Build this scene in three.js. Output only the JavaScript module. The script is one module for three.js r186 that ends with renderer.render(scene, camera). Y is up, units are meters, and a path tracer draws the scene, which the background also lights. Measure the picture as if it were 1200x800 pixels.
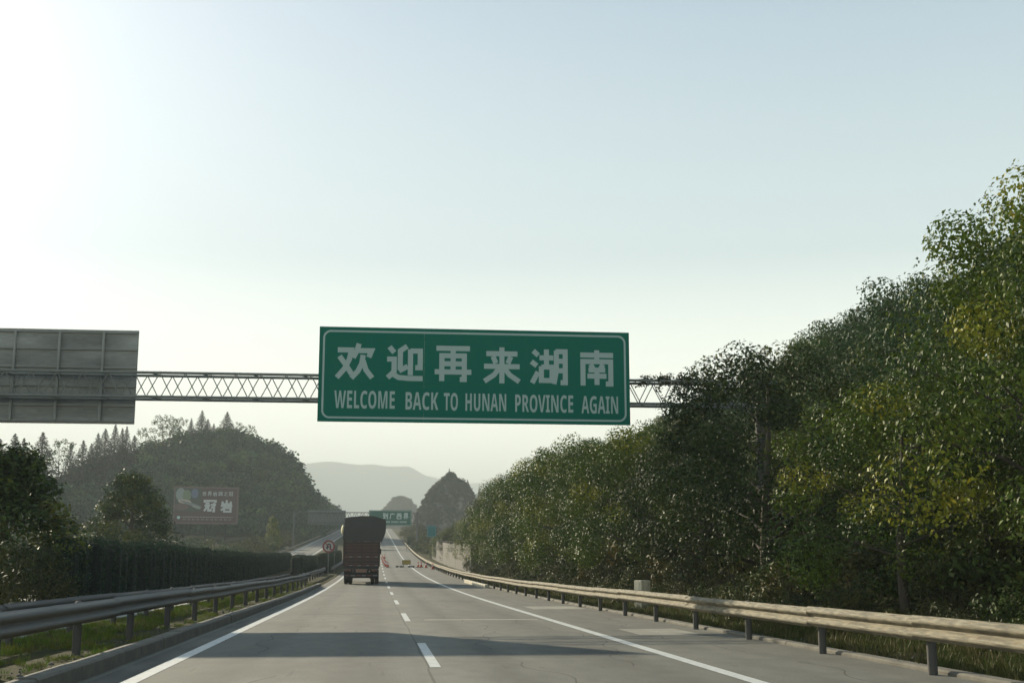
import * as THREE from 'three';
import { ImprovedNoise } from 'three/addons/math/ImprovedNoise.js';
import { mergeGeometries as mergeRaw } from 'three/addons/utils/BufferGeometryUtils.js';
import { RoundedBoxGeometry } from 'three/addons/geometries/RoundedBoxGeometry.js';

const mergeGeometries = (list) => mergeRaw(list.some((g) => !g.index) ? list.map((g) => (g.index ? g.toNonIndexed() : g)) : list);
// ---------------------------------------------------------------- camera
const scene = new THREE.Scene();
const W = 1024, H = 682;
const camera = new THREE.PerspectiveCamera(30.75, W / H, 0.1, 30000);
camera.position.set(0, 1.35, 0);
camera.rotation.order = 'YXZ';
camera.rotation.set(THREE.MathUtils.degToRad(10.32), THREE.MathUtils.degToRad(-6.18), 0);
scene.add(camera);

// ---------------------------------------------------------------- sky, sun, haze, exposure
const EXPOSURE = 2.25;
const SUN_AZ = THREE.MathUtils.degToRad(30), SUN_EL = THREE.MathUtils.degToRad(20);
const sunDir = new THREE.Vector3(-Math.sin(SUN_AZ) * Math.cos(SUN_EL), Math.sin(SUN_EL), -Math.cos(SUN_AZ) * Math.cos(SUN_EL));
function makeSky() {
  const w = 1024, h = 512, data = new Float32Array(w * h * 4);
  const d = new THREE.Vector3();
  const mixc = (a, b, t) => a.map((v, i) => v + (b[i] - v) * t);
  for (let j = 0; j < h; j++) for (let i = 0; i < w; i++) {
    const el = ((j + 0.5) / h - 0.5) * Math.PI, az = ((i + 0.5) / w - 0.5) * 2 * Math.PI;
    d.set(Math.cos(az) * Math.cos(el), Math.sin(el), Math.sin(az) * Math.cos(el));
    const g = THREE.MathUtils.radToDeg(Math.acos(THREE.MathUtils.clamp(d.dot(sunDir), -1, 1)));
    const e = Math.max(0, THREE.MathUtils.radToDeg(el));
    const low = [6.3, 5.8, 4.4], mid = [0.56, 0.76, 0.87], up = [0.02, 0.19, 0.46], top = [0.06, 0.2, 0.40];
    let c = e < 14 ? mixc(low, mid, Math.pow(e / 14, 0.42)) : e < 34 ? mixc(mid, up, (e - 14) / 20) : mixc(up, top, Math.min(1, (e - 34) / 45));
    const aer = 1.5 * Math.exp(-g / 8), wide = 1.2 * Math.exp(-g / 16);
    const k = 1 / EXPOSURE;
    const o = (j * w + i) * 4;
    data[o] = k * (c[0] + aer * 1.04 + wide * 1.08);
    data[o + 1] = k * (c[1] + aer * 0.97 + wide * 0.96);
    data[o + 2] = k * (c[2] + aer * 0.88 + wide * 0.92);
    if (el < 0) { const f = Math.max(0.25, 1 + el * 1.2); data[o] *= f; data[o + 1] *= f; data[o + 2] *= f; }
    data[o + 3] = 1;
  }
  const t = new THREE.DataTexture(data, w, h, THREE.RGBAFormat, THREE.FloatType);
  t.mapping = THREE.EquirectangularReflectionMapping;
  t.minFilter = t.magFilter = THREE.LinearFilter;
  t.needsUpdate = true;
  return t;
}
scene.background = makeSky();
scene.environment = scene.background;
scene.environmentIntensity = 1;
const sun = new THREE.DirectionalLight(new THREE.Color(1.0, 0.88, 0.66), 5);
sun.position.copy(sunDir).multiplyScalar(300).add(new THREE.Vector3(0, 0, -80));
sun.target.position.set(0, 0, -80);
sun.castShadow = true;
sun.shadow.mapSize.set(4096, 4096);
Object.assign(sun.shadow.camera, { left: -120, right: 120, top: 120, bottom: -120, near: 1, far: 900 });
scene.add(sun, sun.target);
scene.fog = new THREE.FogExp2(new THREE.Color(0.88, 0.96, 0.93), 0.00042);

// ---------------------------------------------------------------- helpers
const noise = new ImprovedNoise();
const N = (x, y, z = 0) => noise.noise(x, y, z);
function rngOf(seed) { let a = seed >>> 0; return () => { a = (a + 0x6D2B79F5) | 0; let t = Math.imul(a ^ (a >>> 15), 1 | a); t = (t + Math.imul(t ^ (t >>> 7), 61 | t)) ^ t; return ((t ^ (t >>> 14)) >>> 0) / 4294967296; }; }
const used = new Map();
function numbered(name) { const n = used.get(name) || 0; used.set(name, n + 1); return n ? name + '_' + String(n).padStart(3, '0') : name; }
function tag(o, label, category, group, kind) {
  if (label) o.userData.label = label; if (category) o.userData.category = category;
  if (group) o.userData.group = group; if (kind) o.userData.kind = kind; return o;
}
function shade(m) { m.castShadow = true; m.receiveShadow = true; return m; }
function thing(name, label, category, pos = [0, 0, 0], turn = 0, group) {
  const o = new THREE.Group(); o.name = numbered(name); o.position.set(...pos); o.rotation.y = turn;
  scene.add(o); return tag(o, label, category, group);
}
function part(parent, name, geo, mat, label) {
  const m = shade(new THREE.Mesh(geo, mat)); m.name = name; if (label) m.userData.label = label; parent.add(m); return m;
}
function struct(name, geo, mat) { const m = shade(new THREE.Mesh(geo, mat)); m.name = numbered(name); m.userData.kind = 'structure'; scene.add(m); return m; }
function copyOf(src, name, pos, turn, scl, label, category, group) {
  const c = src.clone(); c.name = numbered(name); c.position.set(...pos); c.rotation.y = turn;
  if (scl) Array.isArray(scl) ? c.scale.set(...scl) : c.scale.setScalar(scl);
  c.userData = {}; tag(c, label, category, group); scene.add(c); return c;
}
const box = (w, h, d, x = 0, y = 0, z = 0) => new THREE.BoxGeometry(w, h, d).translate(x, y, z);
const rbox = (w, h, d, r, x = 0, y = 0, z = 0) => new RoundedBoxGeometry(w, h, d, 2, r).translate(x, y, z);
function rod(a, b, r, seg = 8, r2 = r) {
  const A = new THREE.Vector3(...a), B = new THREE.Vector3(...b), d = B.clone().sub(A), L = d.length();
  const g = new THREE.CylinderGeometry(r2, r, L, seg);
  g.applyQuaternion(new THREE.Quaternion().setFromUnitVectors(new THREE.Vector3(0, 1, 0), d.normalize()));
  return g.translate((A.x + B.x) / 2, (A.y + B.y) / 2, (A.z + B.z) / 2);
}
// the road's long profile: level near the camera, then climbing
function elev(d) {
  if (d < 45) return 0; const k = 1e-4, s = 0.043, e = 45 + s / (2 * k);
  let h = d < e ? k * (d - 45) ** 2 : k * (e - 45) ** 2 + s * (d - e);
  if (d > 620) { const h0 = k * (e - 45) ** 2 + s * (620 - e); h = h0 + 2 * (1 - Math.exp(-(d - 620) / 45)); }
  return h;
}
function dTex(w, h, fn, srgb, repeat) {
  const a = new Uint8Array(w * h * 4);
  for (let j = 0; j < h; j++) for (let i = 0; i < w; i++) {
    const c = fn(i / w, j / h, i, j), o = (j * w + i) * 4;
    for (let k = 0; k < 3; k++) a[o + k] = Math.max(0, Math.min(255, c[k] * 255)); a[o + 3] = 255;
  }
  const t = new THREE.DataTexture(a, w, h, THREE.RGBAFormat); t.wrapS = t.wrapT = THREE.RepeatWrapping;
  t.magFilter = THREE.LinearFilter; t.minFilter = THREE.LinearMipmapLinearFilter; t.generateMipmaps = true; t.anisotropy = 8;
  if (srgb) t.colorSpace = THREE.SRGBColorSpace; if (repeat) t.repeat.set(...repeat); t.needsUpdate = true; return t;
}
const lin2s = (v) => (v <= 0.0031308 ? 12.92 * v : 1.055 * Math.pow(v, 1 / 2.4) - 0.055);
const rgb = (r, g, b) => new THREE.Color().setRGB(r, g, b);
const std = (c, rough = 0.8, metal = 0, extra = {}) => new THREE.MeshStandardMaterial({ color: Array.isArray(c) ? rgb(...c) : c, roughness: rough, metalness: metal, ...extra });
// periodic value noise for tiling textures
function tileNoise(seed, n) {
  const r = rngOf(seed), g = Array.from({ length: n * n }, r);
  return (u, v) => {
    const x = u * n, y = v * n, i = Math.floor(x), j = Math.floor(y), f = x - i, q = y - j;
    const s = f * f * (3 - 2 * f), t = q * q * (3 - 2 * q), at = (a, b) => g[((b % n + n) % n) * n + ((a % n + n) % n)];
    return (at(i, j) * (1 - s) + at(i + 1, j) * s) * (1 - t) + (at(i, j + 1) * (1 - s) + at(i + 1, j + 1) * s) * t;
  };
}

// ---------------------------------------------------------------- materials
const rA = rngOf(5), grain = new Float32Array(512 * 1024).map(() => rA());
const t8 = tileNoise(1, 8), t24 = tileNoise(2, 24), t64 = tileNoise(3, 64), t5 = tileNoise(4, 5);
// road texture: u across 10.6 m (left edge -3.4), v along 30 m
const roadTex = dTex(1024, 1536, (u, v, i, j) => {
  const x = -3.4 + u * 10.8;
  let b = 0.132 * (0.9 + 0.2 * t8(u, v) + 0.16 * (t24(u, v) - 0.5) + 0.2 * (t64(u, v) - 0.5) + 0.3 * (grain[(j % 1024) * 512 + (i % 512)] - 0.5));
  const streak = tileStreak(u) * 0.16; b *= 1 + streak;
  { const jd = (v * 31) % 6.2; if (jd < 0.03) b *= 0.72; for (const c of [-1.1, 2.7]) b *= 1 - 0.1 * Math.exp(-(((x - c) / 0.3) ** 2)) * t24(u * 0.5, v); }
  for (const [c, ph] of [[-1.7, 1], [2.2, 2.3], [3.9, 4.1], [5.9, 0.4]]) { const y = v * 31, wv = c + 0.35 * Math.sin(y * 0.41 + ph) + 0.1 * Math.sin(y * 2.3 + ph) + 0.05 * (t64(0.2, v) - 0.5); if (Math.abs(x - wv) < 0.011 && t8(ph * 0.13, v) > 0.42) b *= 0.4; }
  if (Math.abs(x - 2.9) < 1.25 && v > 0.62 && v < 0.7 + 0.01 * t24(u, 0.3)) b *= 0.86; if (Math.abs(x + 1.2) < 0.9 && v > 0.2 && v < 0.235) b *= 0.84;
  for (const c of [-2.0, -0.25, 1.85, 3.6]) b *= 1 - 0.24 * Math.exp(-(((x - c) / 0.42) ** 2));          // tyre-polished tracks
  if (x > 4.75) b *= 0.8 + 0.25 * t5(u * 1, v);                                                            // duller shoulder
  if (x < -3.02) b *= 0.5 + 0.3 * t24(u, v);                                                             // dirty gutter edge
  const cx = 0.86 + 0.05 * (t24(0.3, v) - 0.5); if (Math.abs(x - cx + 0.12) < 0.014) b *= 0.5;                 // joint along the lane line
  if (t64(u + 0.3, v * 0.5) > 0.94) b *= 0.8;
  return [lin2s(b * 1.03), lin2s(b), lin2s(b * 0.81)];
}, true);
function tileStreak(u) { const k = u * 46, i = Math.floor(k), f = k - i, h = (n) => { const s = Math.sin(n * 91.7) * 4375.5; return s - Math.floor(s) - 0.5; }; return h(i) * (1 - f) + h(i + 1) * f; }
const concTex = dTex(256, 256, (u, v, i, j) => { const b = 0.3 * (0.75 + 0.4 * t8(u, v) + 0.2 * t24(u, v) + 0.15 * (grain[j * 512 + i] - 0.5) - 0.1); return [lin2s(b), lin2s(b * 0.97), lin2s(b * 0.86)]; }, true);
const bumpTex = dTex(256, 256, (u, v, i, j) => { const b = 0.5 * t64(u, v) + 0.5 * grain[j * 512 + i]; return [b, b, b]; });
const groundTex = dTex(512, 512, (u, v, i, j) => {
  const g = t8(u, v) * 0.6 + t24(u, v) * 0.4, k = 0.7 + 0.5 * t64(u, v) * grain[(j % 512) * 512 + i];
  return [lin2s((0.045 + 0.03 * g) * k), lin2s((0.05 + 0.015 * g) * k), lin2s(0.024 * k)];
}, true, [1, 1]);
const M = {
  road: new THREE.MeshPhysicalMaterial({ map: roadTex, roughness: 0.85, specularIntensity: 0.6, bumpMap: bumpTex, bumpScale: 0.002 }),
  paint: std([0.62, 0.62, 0.57], 0.65, 0, { map: dTex(128, 128, (u, v, i, j) => { const b = 0.93 + 0.12 * (t24(u, v) - 0.6) + 0.08 * (grain[j * 512 + i] - 0.5); return [b, b, b]; }, true) }),
  conc: std([1, 1, 1], 0.9, 0, { map: concTex, bumpMap: bumpTex, bumpScale: 0.004 }),
  kerb: std([0.42, 0.4, 0.35], 0.9, 0, { map: concTex }),
  ground: new THREE.MeshPhysicalMaterial({ map: groundTex, roughness: 1, specularIntensity: 0.1 }),
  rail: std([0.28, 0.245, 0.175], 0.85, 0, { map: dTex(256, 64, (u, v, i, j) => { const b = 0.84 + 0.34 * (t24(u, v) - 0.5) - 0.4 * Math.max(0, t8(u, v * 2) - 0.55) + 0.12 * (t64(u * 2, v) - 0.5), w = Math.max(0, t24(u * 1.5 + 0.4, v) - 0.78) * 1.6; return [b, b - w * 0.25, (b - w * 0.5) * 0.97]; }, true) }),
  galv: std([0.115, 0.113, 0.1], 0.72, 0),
  steel: std([0.12, 0.135, 0.125], 0.7, 0),
  post: std([0.055, 0.052, 0.046], 0.75, 0.05),
  bark: std([0.075, 0.06, 0.045], 0.95, 0, { bumpMap: bumpTex, bumpScale: 0.01 }),
  white: std([0.7, 0.69, 0.64], 0.8, 0, { map: concTex }),
};
M.white.color.setRGB(1.7, 1.6, 1.35);
const leafMat = (rough, trans, k = 1) => new THREE.MeshPhysicalMaterial({ color: rgb(k * 0.8, k * 0.85, k * 0.7), vertexColors: true, roughness: rough, transmission: trans, thickness: 0, side: THREE.DoubleSide, ior: 1.45, specularIntensity: 0.25 });
M.leafGloss = leafMat(0.55, 0.32); M.leafGloss.specularIntensity = 0.3;
M.leafDull = leafMat(0.6, 0.3, 0.72);
M.leaf = leafMat(0.6, 0.3);
M.needle = leafMat(0.8, 0.15);

// ---------------------------------------------------------------- leaf clouds
class Leaves {
  constructor() { this.p = []; this.n = []; this.c = []; this.i = []; }
  add(x, y, z, nrm, tip, len, wid, col) {
    const s = new THREE.Vector3().crossVectors(nrm, tip).normalize(), b = this.p.length / 3, f = 0.18 * wid;
    const mx = x + tip.x * len * 0.45, my = y + tip.y * len * 0.45, mz = z + tip.z * len * 0.45;
    this.p.push(x, y, z, mx + s.x * wid / 2 + nrm.x * f, my + s.y * wid / 2 + nrm.y * f, mz + s.z * wid / 2 + nrm.z * f,
      x + tip.x * len, y + tip.y * len, z + tip.z * len, mx - s.x * wid / 2 + nrm.x * f, my - s.y * wid / 2 + nrm.y * f, mz - s.z * wid / 2 + nrm.z * f);
    for (let k = 0; k < 4; k++) { this.n.push(nrm.x, nrm.y, nrm.z); this.c.push(...col); }
    this.i.push(b, b + 2, b + 1, b, b + 3, b + 2);
  }
  geo() {
    const g = new THREE.BufferGeometry();
    g.setAttribute('position', new THREE.Float32BufferAttribute(this.p, 3));
    g.setAttribute('normal', new THREE.Float32BufferAttribute(this.n, 3));
    g.setAttribute('color', new THREE.Float32BufferAttribute(this.c, 3));
    g.setIndex(this.i); return g;
  }
}
const V = new THREE.Vector3(), T = new THREE.Vector3(), Q = new THREE.Vector3();
function unit(r, v) { let a, b, c, q; do { a = r() * 2 - 1; b = r() * 2 - 1; c = r() * 2 - 1; q = a * a + b * b + c * c; } while (q > 1 || q < 0.01); q = Math.sqrt(q); return v.set(a / q, b / q, c / q); }
function clump(L, r, cx, cy, cz, rad, n, len, wid, col, flat = 0.75, droop = 0.4) {
  for (let k = 0; k < n; k++) {
    unit(r, V); const q = rad * (0.45 + 0.6 * Math.pow(r(), 0.6));
    const x = cx + V.x * q, y = cy + V.y * q * flat, z = cz + V.z * q;
    unit(r, Q); V.multiplyScalar(0.8).addScaledVector(Q, 0.75); V.y += 0.35; V.normalize();
    unit(r, T); T.y -= droop; T.addScaledVector(V, -T.dot(V)).normalize();
    const s = 0.7 + 0.6 * r(), j = 0.75 + 0.5 * r(), yel = r() < 0.08 ? 1.5 : 1;
    L.add(x, y, z, V, T, len * s, wid * s, [col[0] * j * yel, col[1] * j * (yel > 1 ? 1.2 : 1), col[2] * j]);
  }
}
// a broadleaf tree: tapered trunk, limbs towards the clumps, leafy clumps through the crown's volume
function treeGeos(seed, o) {
  const r = rngOf(seed), L = new Leaves(), wood = [], cl = [];
  for (let k = 0; k < o.clumps; k++) {
    const t = Math.pow((k + r()) / o.clumps, o.tpow || 0.85), R = o.prof(t) * o.r;
    const a = k * 2.399 + r() * 0.9, q = R * (0.4 + 0.62 * Math.sqrt(r()));
    const c = [Math.cos(a) * q + o.lean * t, o.y0 + (o.h - o.y0) * t, Math.sin(a) * q];
    const rad = o.cr * (0.7 + 0.6 * r()) * (0.7 + 0.3 * o.prof(t));
    cl.push(c);
    const w = r(), base = w < o.yellow ? o.cols[2] : w < 0.55 ? o.cols[0] : o.cols[1];
    clump(L, r, ...c, rad, Math.round(o.per * (0.7 + 0.6 * r())), o.len, o.wid, base, 0.72, o.droop ?? 0.4);
  }
  const top = o.h * 0.86, segs = 5, bend = (t) => [o.lean * t * 0.8 + 0.12 * Math.sin(t * 5 + seed), t * top, 0.12 * Math.cos(t * 4 + seed)];
  for (let s = 0; s < segs; s++) wood.push(rod(bend(s / segs), bend((s + 1) / segs + 0.01), o.tr * (1 - 0.8 * s / segs), 8, o.tr * (1 - 0.8 * (s + 1) / segs)));
  const limbs = [];
  for (let k = 0; k < o.limbs; k++) {
    const c = cl[Math.floor(r() * cl.length)], t = Math.max(0.15, Math.min(0.9, (c[1] / top) * 0.7)), b = bend(t);
    const m = [(b[0] + c[0]) / 2, (b[1] + c[1]) / 2 + 0.15, (b[2] + c[2]) / 2];
    limbs.push(rod(b, m, o.tr * 0.4 * (1.1 - t), 5, o.tr * 0.25 * (1.1 - t)), rod(m, c, o.tr * 0.25 * (1.1 - t), 5, o.tr * 0.08));
  }
  return { trunk: mergeGeometries([...wood, ...limbs]), crown: L.geo() };
}
function makeTree(name, label, category, geos, mat, pos, turn, scl, group) {
  const t = thing(name, label, category, pos, turn, group);
  if (scl) Array.isArray(scl) ? t.scale.set(...scl) : t.scale.setScalar(scl);
  part(t, 'trunk', geos.trunk, M.bark); part(t, 'crown', geos.crown, mat);
  return t;
}
const dome = (t) => Math.sqrt(Math.max(0.05, 1 - Math.pow(Math.abs(t - 0.38) / 0.64, 2.2)));
const cone = (t) => Math.max(0.08, Math.min(1, 0.55 + t * 3)) * (1 - 0.85 * Math.pow(t, 1.3));
const camphor = [[0.065, 0.105, 0.02], [0.115, 0.16, 0.022], [0.26, 0.26, 0.03]];
const darkleaf = [[0.04, 0.07, 0.022], [0.06, 0.095, 0.024], [0.14, 0.16, 0.03]];
const hillcols = [[0.05, 0.09, 0.035], [0.075, 0.12, 0.04], [0.13, 0.15, 0.045]];

// ---------------------------------------------------------------- terrain
function rightHill(x, d) {
  if (x < 7.6) return 0;
  const a = x - 8.5;
  let h = x < 8.5 ? 0.15 * (x - 7.6) : 0.14 + (a < 4 ? 0.12 * a + 0.02 * a * a : 0.8 + 0.62 * (a - 4));
  if (h > 11) h = 11 + 9 * (1 - Math.exp(-(h - 11) * 0.62 / 9));
  h += 0.5 * N(x * 0.13, d * 0.11) * Math.min(1, a / 6);
  const f = THREE.MathUtils.clamp((265 - d) / 175, 0, 1);
  return h * (0.04 + 0.96 * f * f * (3 - 2 * f));
}
function groundH(x, d) {
  const e = elev(Math.max(0, d));
  if (x >= 7.4) return e - 0.06 + rightHill(x, d) * (d < -5 ? 0.6 : 1) + (x > 9 ? 0.08 * N(x * 0.7, d * 0.7) : 0);
  if (x > -3.7) return e - 0.05;
  if (x > -11.1) return e + 0.1;
  if (x > -17.4) return e - 0.05;
  const a = -17.4 - x; return e + Math.min(2.5, a * 0.06) + (a > 3 ? 0.35 * N(x * 0.12, d * 0.12) : 0);
}
{
  const xs = [], ds = [];
  for (let x = -9000; x < -120; x *= 0.62) xs.push(x);
  for (let x = -120; x < -18; x += 6) xs.push(x);
  xs.push(-17.5, -17.3, -11.2, -11.08, -6, -3.72, -3.66, 0, 4, 7.38, 7.42, 7.8);
  for (let x = 8.5; x < 46; x += 1.25) xs.push(x);
  for (let x = 52; x < 9000; x *= 1.6) xs.push(x); xs.push(9000);
  for (let d = -60; d < 300; d += 3) ds.push(d);
  for (let d = 300; d < 760; d += 10) ds.push(d);
  for (let d = 800; d < 7000; d *= 1.4) ds.push(d); ds.push(7500);
  const p = [], uv = [], ix = [];
  for (const d of ds) for (const x of xs) { p.push(x, groundH(x, d), -d); uv.push(x / 6, d / 6); }
  const n = xs.length;
  for (let j = 0; j < ds.length - 1; j++) for (let i = 0; i < n - 1; i++) { const a = j * n + i; ix.push(a, a + 1, a + n, a + 1, a + n + 1, a + n); }
  const g = new THREE.BufferGeometry(); g.setAttribute('position', new THREE.Float32BufferAttribute(p, 3)); g.setAttribute('uv', new THREE.Float32BufferAttribute(uv, 2)); g.setIndex(ix); g.computeVertexNormals();
  struct('ground', g, M.ground);
}
// strips that follow the road's profile
function strip(x0, x1, d0, d1, lift, uvf, step = 6) {
  const p = [], uv = [], ix = []; const n = Math.max(1, Math.ceil((d1 - d0) / step));
  for (let k = 0; k <= n; k++) { const d = d0 + (d1 - d0) * k / n; for (const x of [x0, x1]) { p.push(x, elev(d) + lift, -d); uv.push(...uvf(x, d)); } }
  for (let k = 0; k < n; k++) ix.push(2 * k, 2 * k + 1, 2 * k + 2, 2 * k + 1, 2 * k + 3, 2 * k + 2);
  const g = new THREE.BufferGeometry(); g.setAttribute('position', new THREE.Float32BufferAttribute(p, 3)); g.setAttribute('uv', new THREE.Float32BufferAttribute(uv, 2)); g.setIndex(ix); g.computeVertexNormals(); return g;
}
const uvRoad = (x, d) => [(x + 3.4) / 10.8, d / 31];
const uvm = (x, d) => [x / 1.5, d / 1.5];
struct('road', strip(-3.56, 7.26, -40, 720, 0, uvRoad), M.road);
struct('opposite_road', strip(-17.2, -11.2, -40, 720, 0, (x, d) => [(x + 17.4) / 10.8, d / 31]), M.road);
const L0 = -2.9, R0 = 4.58, C0 = 0.85;
struct('edge_line_left', strip(L0 - 0.1, L0 + 0.1, -20, 640, 0.004, uvm), M.paint);
struct('edge_line_right', strip(R0 - 0.1, R0 + 0.1, -20, 640, 0.004, uvm), M.paint);
struct('opposite_edge_line_left', strip(-16.4, -16.2, 0, 640, 0.004, uvm), M.paint);
struct('opposite_edge_line_right', strip(-11.75, -11.55, 0, 640, 0.004, uvm), M.paint);
for (let d = 17.6; d < 200; d += 15) struct('lane_dash', strip(C0 - 0.075, C0 + 0.075, d, d + 5.6, 0.004, uvm), M.paint);
for (let d = 3; d < 200; d += 15) struct('opposite_lane_dash', strip(-14.1, -13.95, d, d + 5.6, 0.004, uvm), M.paint);
struct('road_joint_patch', strip(1.3, 4.3, 33.2, 33.6, 0.003, uvm), std([1.15, 1.12, 1.0], 0.9, 0, { map: concTex }));
struct('road_joint_patch', strip(5.2, 7.0, 41.5, 44.5, 0.003, uvm), std([0.85, 0.83, 0.75], 0.9, 0, { map: concTex }));
struct('road_joint_patch', strip(5.4, 6.7, 25.5, 28, 0.003, uvm), std([0.8, 0.78, 0.7], 0.9, 0, { map: concTex }));
// kerb of the median island, pieces of about two metres, and its rounded end
function kerbGeo(d0, d1, x0, x1, h, j) {
  const s = new THREE.Shape(); const c = 0.025; s.moveTo(x0, -0.1); s.lineTo(x1, -0.1); s.lineTo(x1, h - c); s.lineTo(x1 - c, h); s.lineTo(x0 + c, h); s.lineTo(x0, h - c); s.closePath();
  const g = new THREE.ExtrudeGeometry(s, { depth: d1 - d0 - 0.012, bevelEnabled: false });
  const e0 = elev(d0), sl = (elev(d1) - e0) / (d1 - d0);
  const p = g.attributes.position; for (let i = 0; i < p.count; i++) { const z = p.getZ(i); p.setXYZ(i, p.getX(i) + j, p.getY(i) + e0 + sl * z, -d0 - z); }
  const ix = []; for (let i = 0; i < p.count; i += 3) ix.push(i, i + 2, i + 1);
  g.setIndex(ix); g.computeVertexNormals();
  const uv = []; for (let i = 0; i < p.count; i++) uv.push(p.getZ(i) / 1.7 + j * 9, p.getY(i) * 0.8 + p.getX(i) * 0.8); g.setAttribute('uv', new THREE.Float32BufferAttribute(uv, 2));
  return g;
}
{
  const k = thing('median_kerb', 'worn low concrete kerb along the grass median beside the left guardrail', 'kerb'), r = rngOf(77);
  for (let d = 4; d < 84; d += 2) part(k, 'kerb_stone', kerbGeo(d, d + 2, -3.78, -3.52, 0.19 + 0.012 * r(), 0.02 * (r() - 0.5)), M.kerb);
  const k2 = thing('shoulder_kerb', 'flush concrete edging strip along the shoulder under the right guardrail', 'kerb');
  for (let d = 6; d < 130; d += 4) part(k2, 'kerb_stone', kerbGeo(d, d + 4, 7.27, 7.5, 0.05 + 0.015 * r(), 0.02 * (r() - 0.5)), M.kerb);
  const k3 = thing('raised_kerb', 'short pale raised concrete kerb on the right shoulder before the stone wall', 'kerb');
  for (let d = 77; d < 95; d += 3) part(k3, 'kerb_stone', kerbGeo(d, d + 3, 6.66, 6.9, 0.22, 0.006 * (r() - 0.5)), M.white);
  const g = thing('drain_channel', 'pale concrete drainage strip in the median beyond the grass', 'drain');
  for (let d = 4; d < 96; d += 4) part(g, 'concrete_slab', kerbGeo(d, d + 4, -7.45, -6.3, 0.13 + 0.01 * r(), 0.02 * (r() - 0.5)), M.conc);
}

// ---------------------------------------------------------------- guardrails
function beamGeo(x, d0, d1, top, face, proud) {
  // W-section, height 0.31, open towards the post; thin shell with a back
  const prof = [[0, 0.0], [0.02, 0.018], [0.078, 0.05], [0.083, 0.075], [0.078, 0.1], [0.012, 0.142], [0.006, 0.155], [0.012, 0.168], [0.078, 0.21], [0.083, 0.235], [0.078, 0.26], [0.02, 0.292], [0, 0.31]];
  const p = [], ix = [], uv = [], n = prof.length;
  for (const [d, k] of [[d0, 0], [d1, 1]]) for (const side of [0, 1]) prof.forEach(([a, b], q) => {
    p.push(x + face * (a + proud - side * 0.004), elev(d) + top - b, -d); uv.push(d / 4, q / (n - 1));
  });
  for (const [o, f] of [[0, 1], [n, -1]]) for (let q = 0; q < n - 1; q++) {
    const a = o + q, b = o + q + 1, c = o + 2 * n + q, e = c + 1;
    f * face > 0 ? ix.push(a, c, b, b, c, e) : ix.push(a, b, c, b, e, c);
  }
  const g = new THREE.BufferGeometry(); g.setAttribute('position', new THREE.Float32BufferAttribute(p, 3)); g.setAttribute('uv', new THREE.Float32BufferAttribute(uv, 2)); g.setIndex(ix); g.computeVertexNormals(); return g;
}
const postGeo = mergeGeometries([new THREE.CylinderGeometry(0.062, 0.062, 0.82, 12).translate(0, 0.29, 0), new THREE.CylinderGeometry(0.03, 0.066, 0.03, 12).translate(0, 0.715, 0)]);
function guardrail(label, x, d0, d1, face, top, mat, o = {}) {
  const g = thing('guardrail', label, 'guardrail', [x, elev(d0), -d0]);
  const loc = (geo) => geo.translate(-x, -elev(d0), d0);
  let q = 0;
  for (let d = d0; d < d1 - 0.1;) { const L = Math.min(d1 - d, d < 110 ? 4 : 12); { const jt = 0.012 * Math.sin(d * 12.9) , jp = 0.008 * Math.sin(d * 7.7); part(g, 'beam', loc(beamGeo(x, d, d + L + (d + L < d1 - 0.1 ? 0.16 : 0), top + jt, face, 0.118 + jp + (q++ % 2) * 0.005)), mat); }; d += L; }
  const base = o.base || 0;
  const spacer = box(0.055, 0.2, 0.13, face * 0.085, 0.58, 0);
  for (let d = d0 + (o.off ?? 1.6); d < d1; d += o.step || 4) {
    const p = part(g, 'post', postGeo, o.post || M.post); p.position.set(0, elev(d) - elev(d0) + top - 0.73, -(d - d0));
    if (d < 90) { const s = part(g, 'spacer_block', spacer, M.post); s.position.set(0, elev(d) - elev(d0) + top - 0.73, -(d - d0)); }
  }
  for (const [d, on] of [[d0, o.end0], [d1, o.end1]]) if (on) {
    const c = new THREE.CylinderGeometry(0.16, 0.16, 0.31, 16, 1, false, 0, Math.PI); c.scale(1, 1, 0.7);
    part(g, 'end_terminal', c, mat).position.set(face * 0.1, elev(d) - elev(d0) + top - 0.155, -(d - d0)), g.children[g.children.length - 1].rotation.y = d === d1 ? Math.PI / 2 : -Math.PI / 2;
  }
  return g;
}
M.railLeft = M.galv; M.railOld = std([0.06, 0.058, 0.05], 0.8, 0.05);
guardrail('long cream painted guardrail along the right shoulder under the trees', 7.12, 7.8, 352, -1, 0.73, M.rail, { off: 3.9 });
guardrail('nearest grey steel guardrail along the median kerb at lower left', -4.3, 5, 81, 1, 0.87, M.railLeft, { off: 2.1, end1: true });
guardrail('second older grey guardrail close behind the nearest left guardrail in the grass', -5.75, 8, 84, 1, 0.8, M.railOld, { off: 0.9, end1: true });
guardrail('short grey guardrail at the median opening before the no U-turn sign', -4.9, 82.5, 121, 1, 0.8, M.railLeft, { end0: true, end1: true });
guardrail('grey guardrail of the median beyond the no U-turn sign beside the lorry', -4.4, 126, 360, 1, 0.78, M.railLeft, { end0: true, step: 6 });
guardrail('pale guardrail on the far side of the opposite carriageway below the hill', -17.5, 110, 560, 1, 0.76, M.rail, { step: 6, end0: true });

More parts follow.
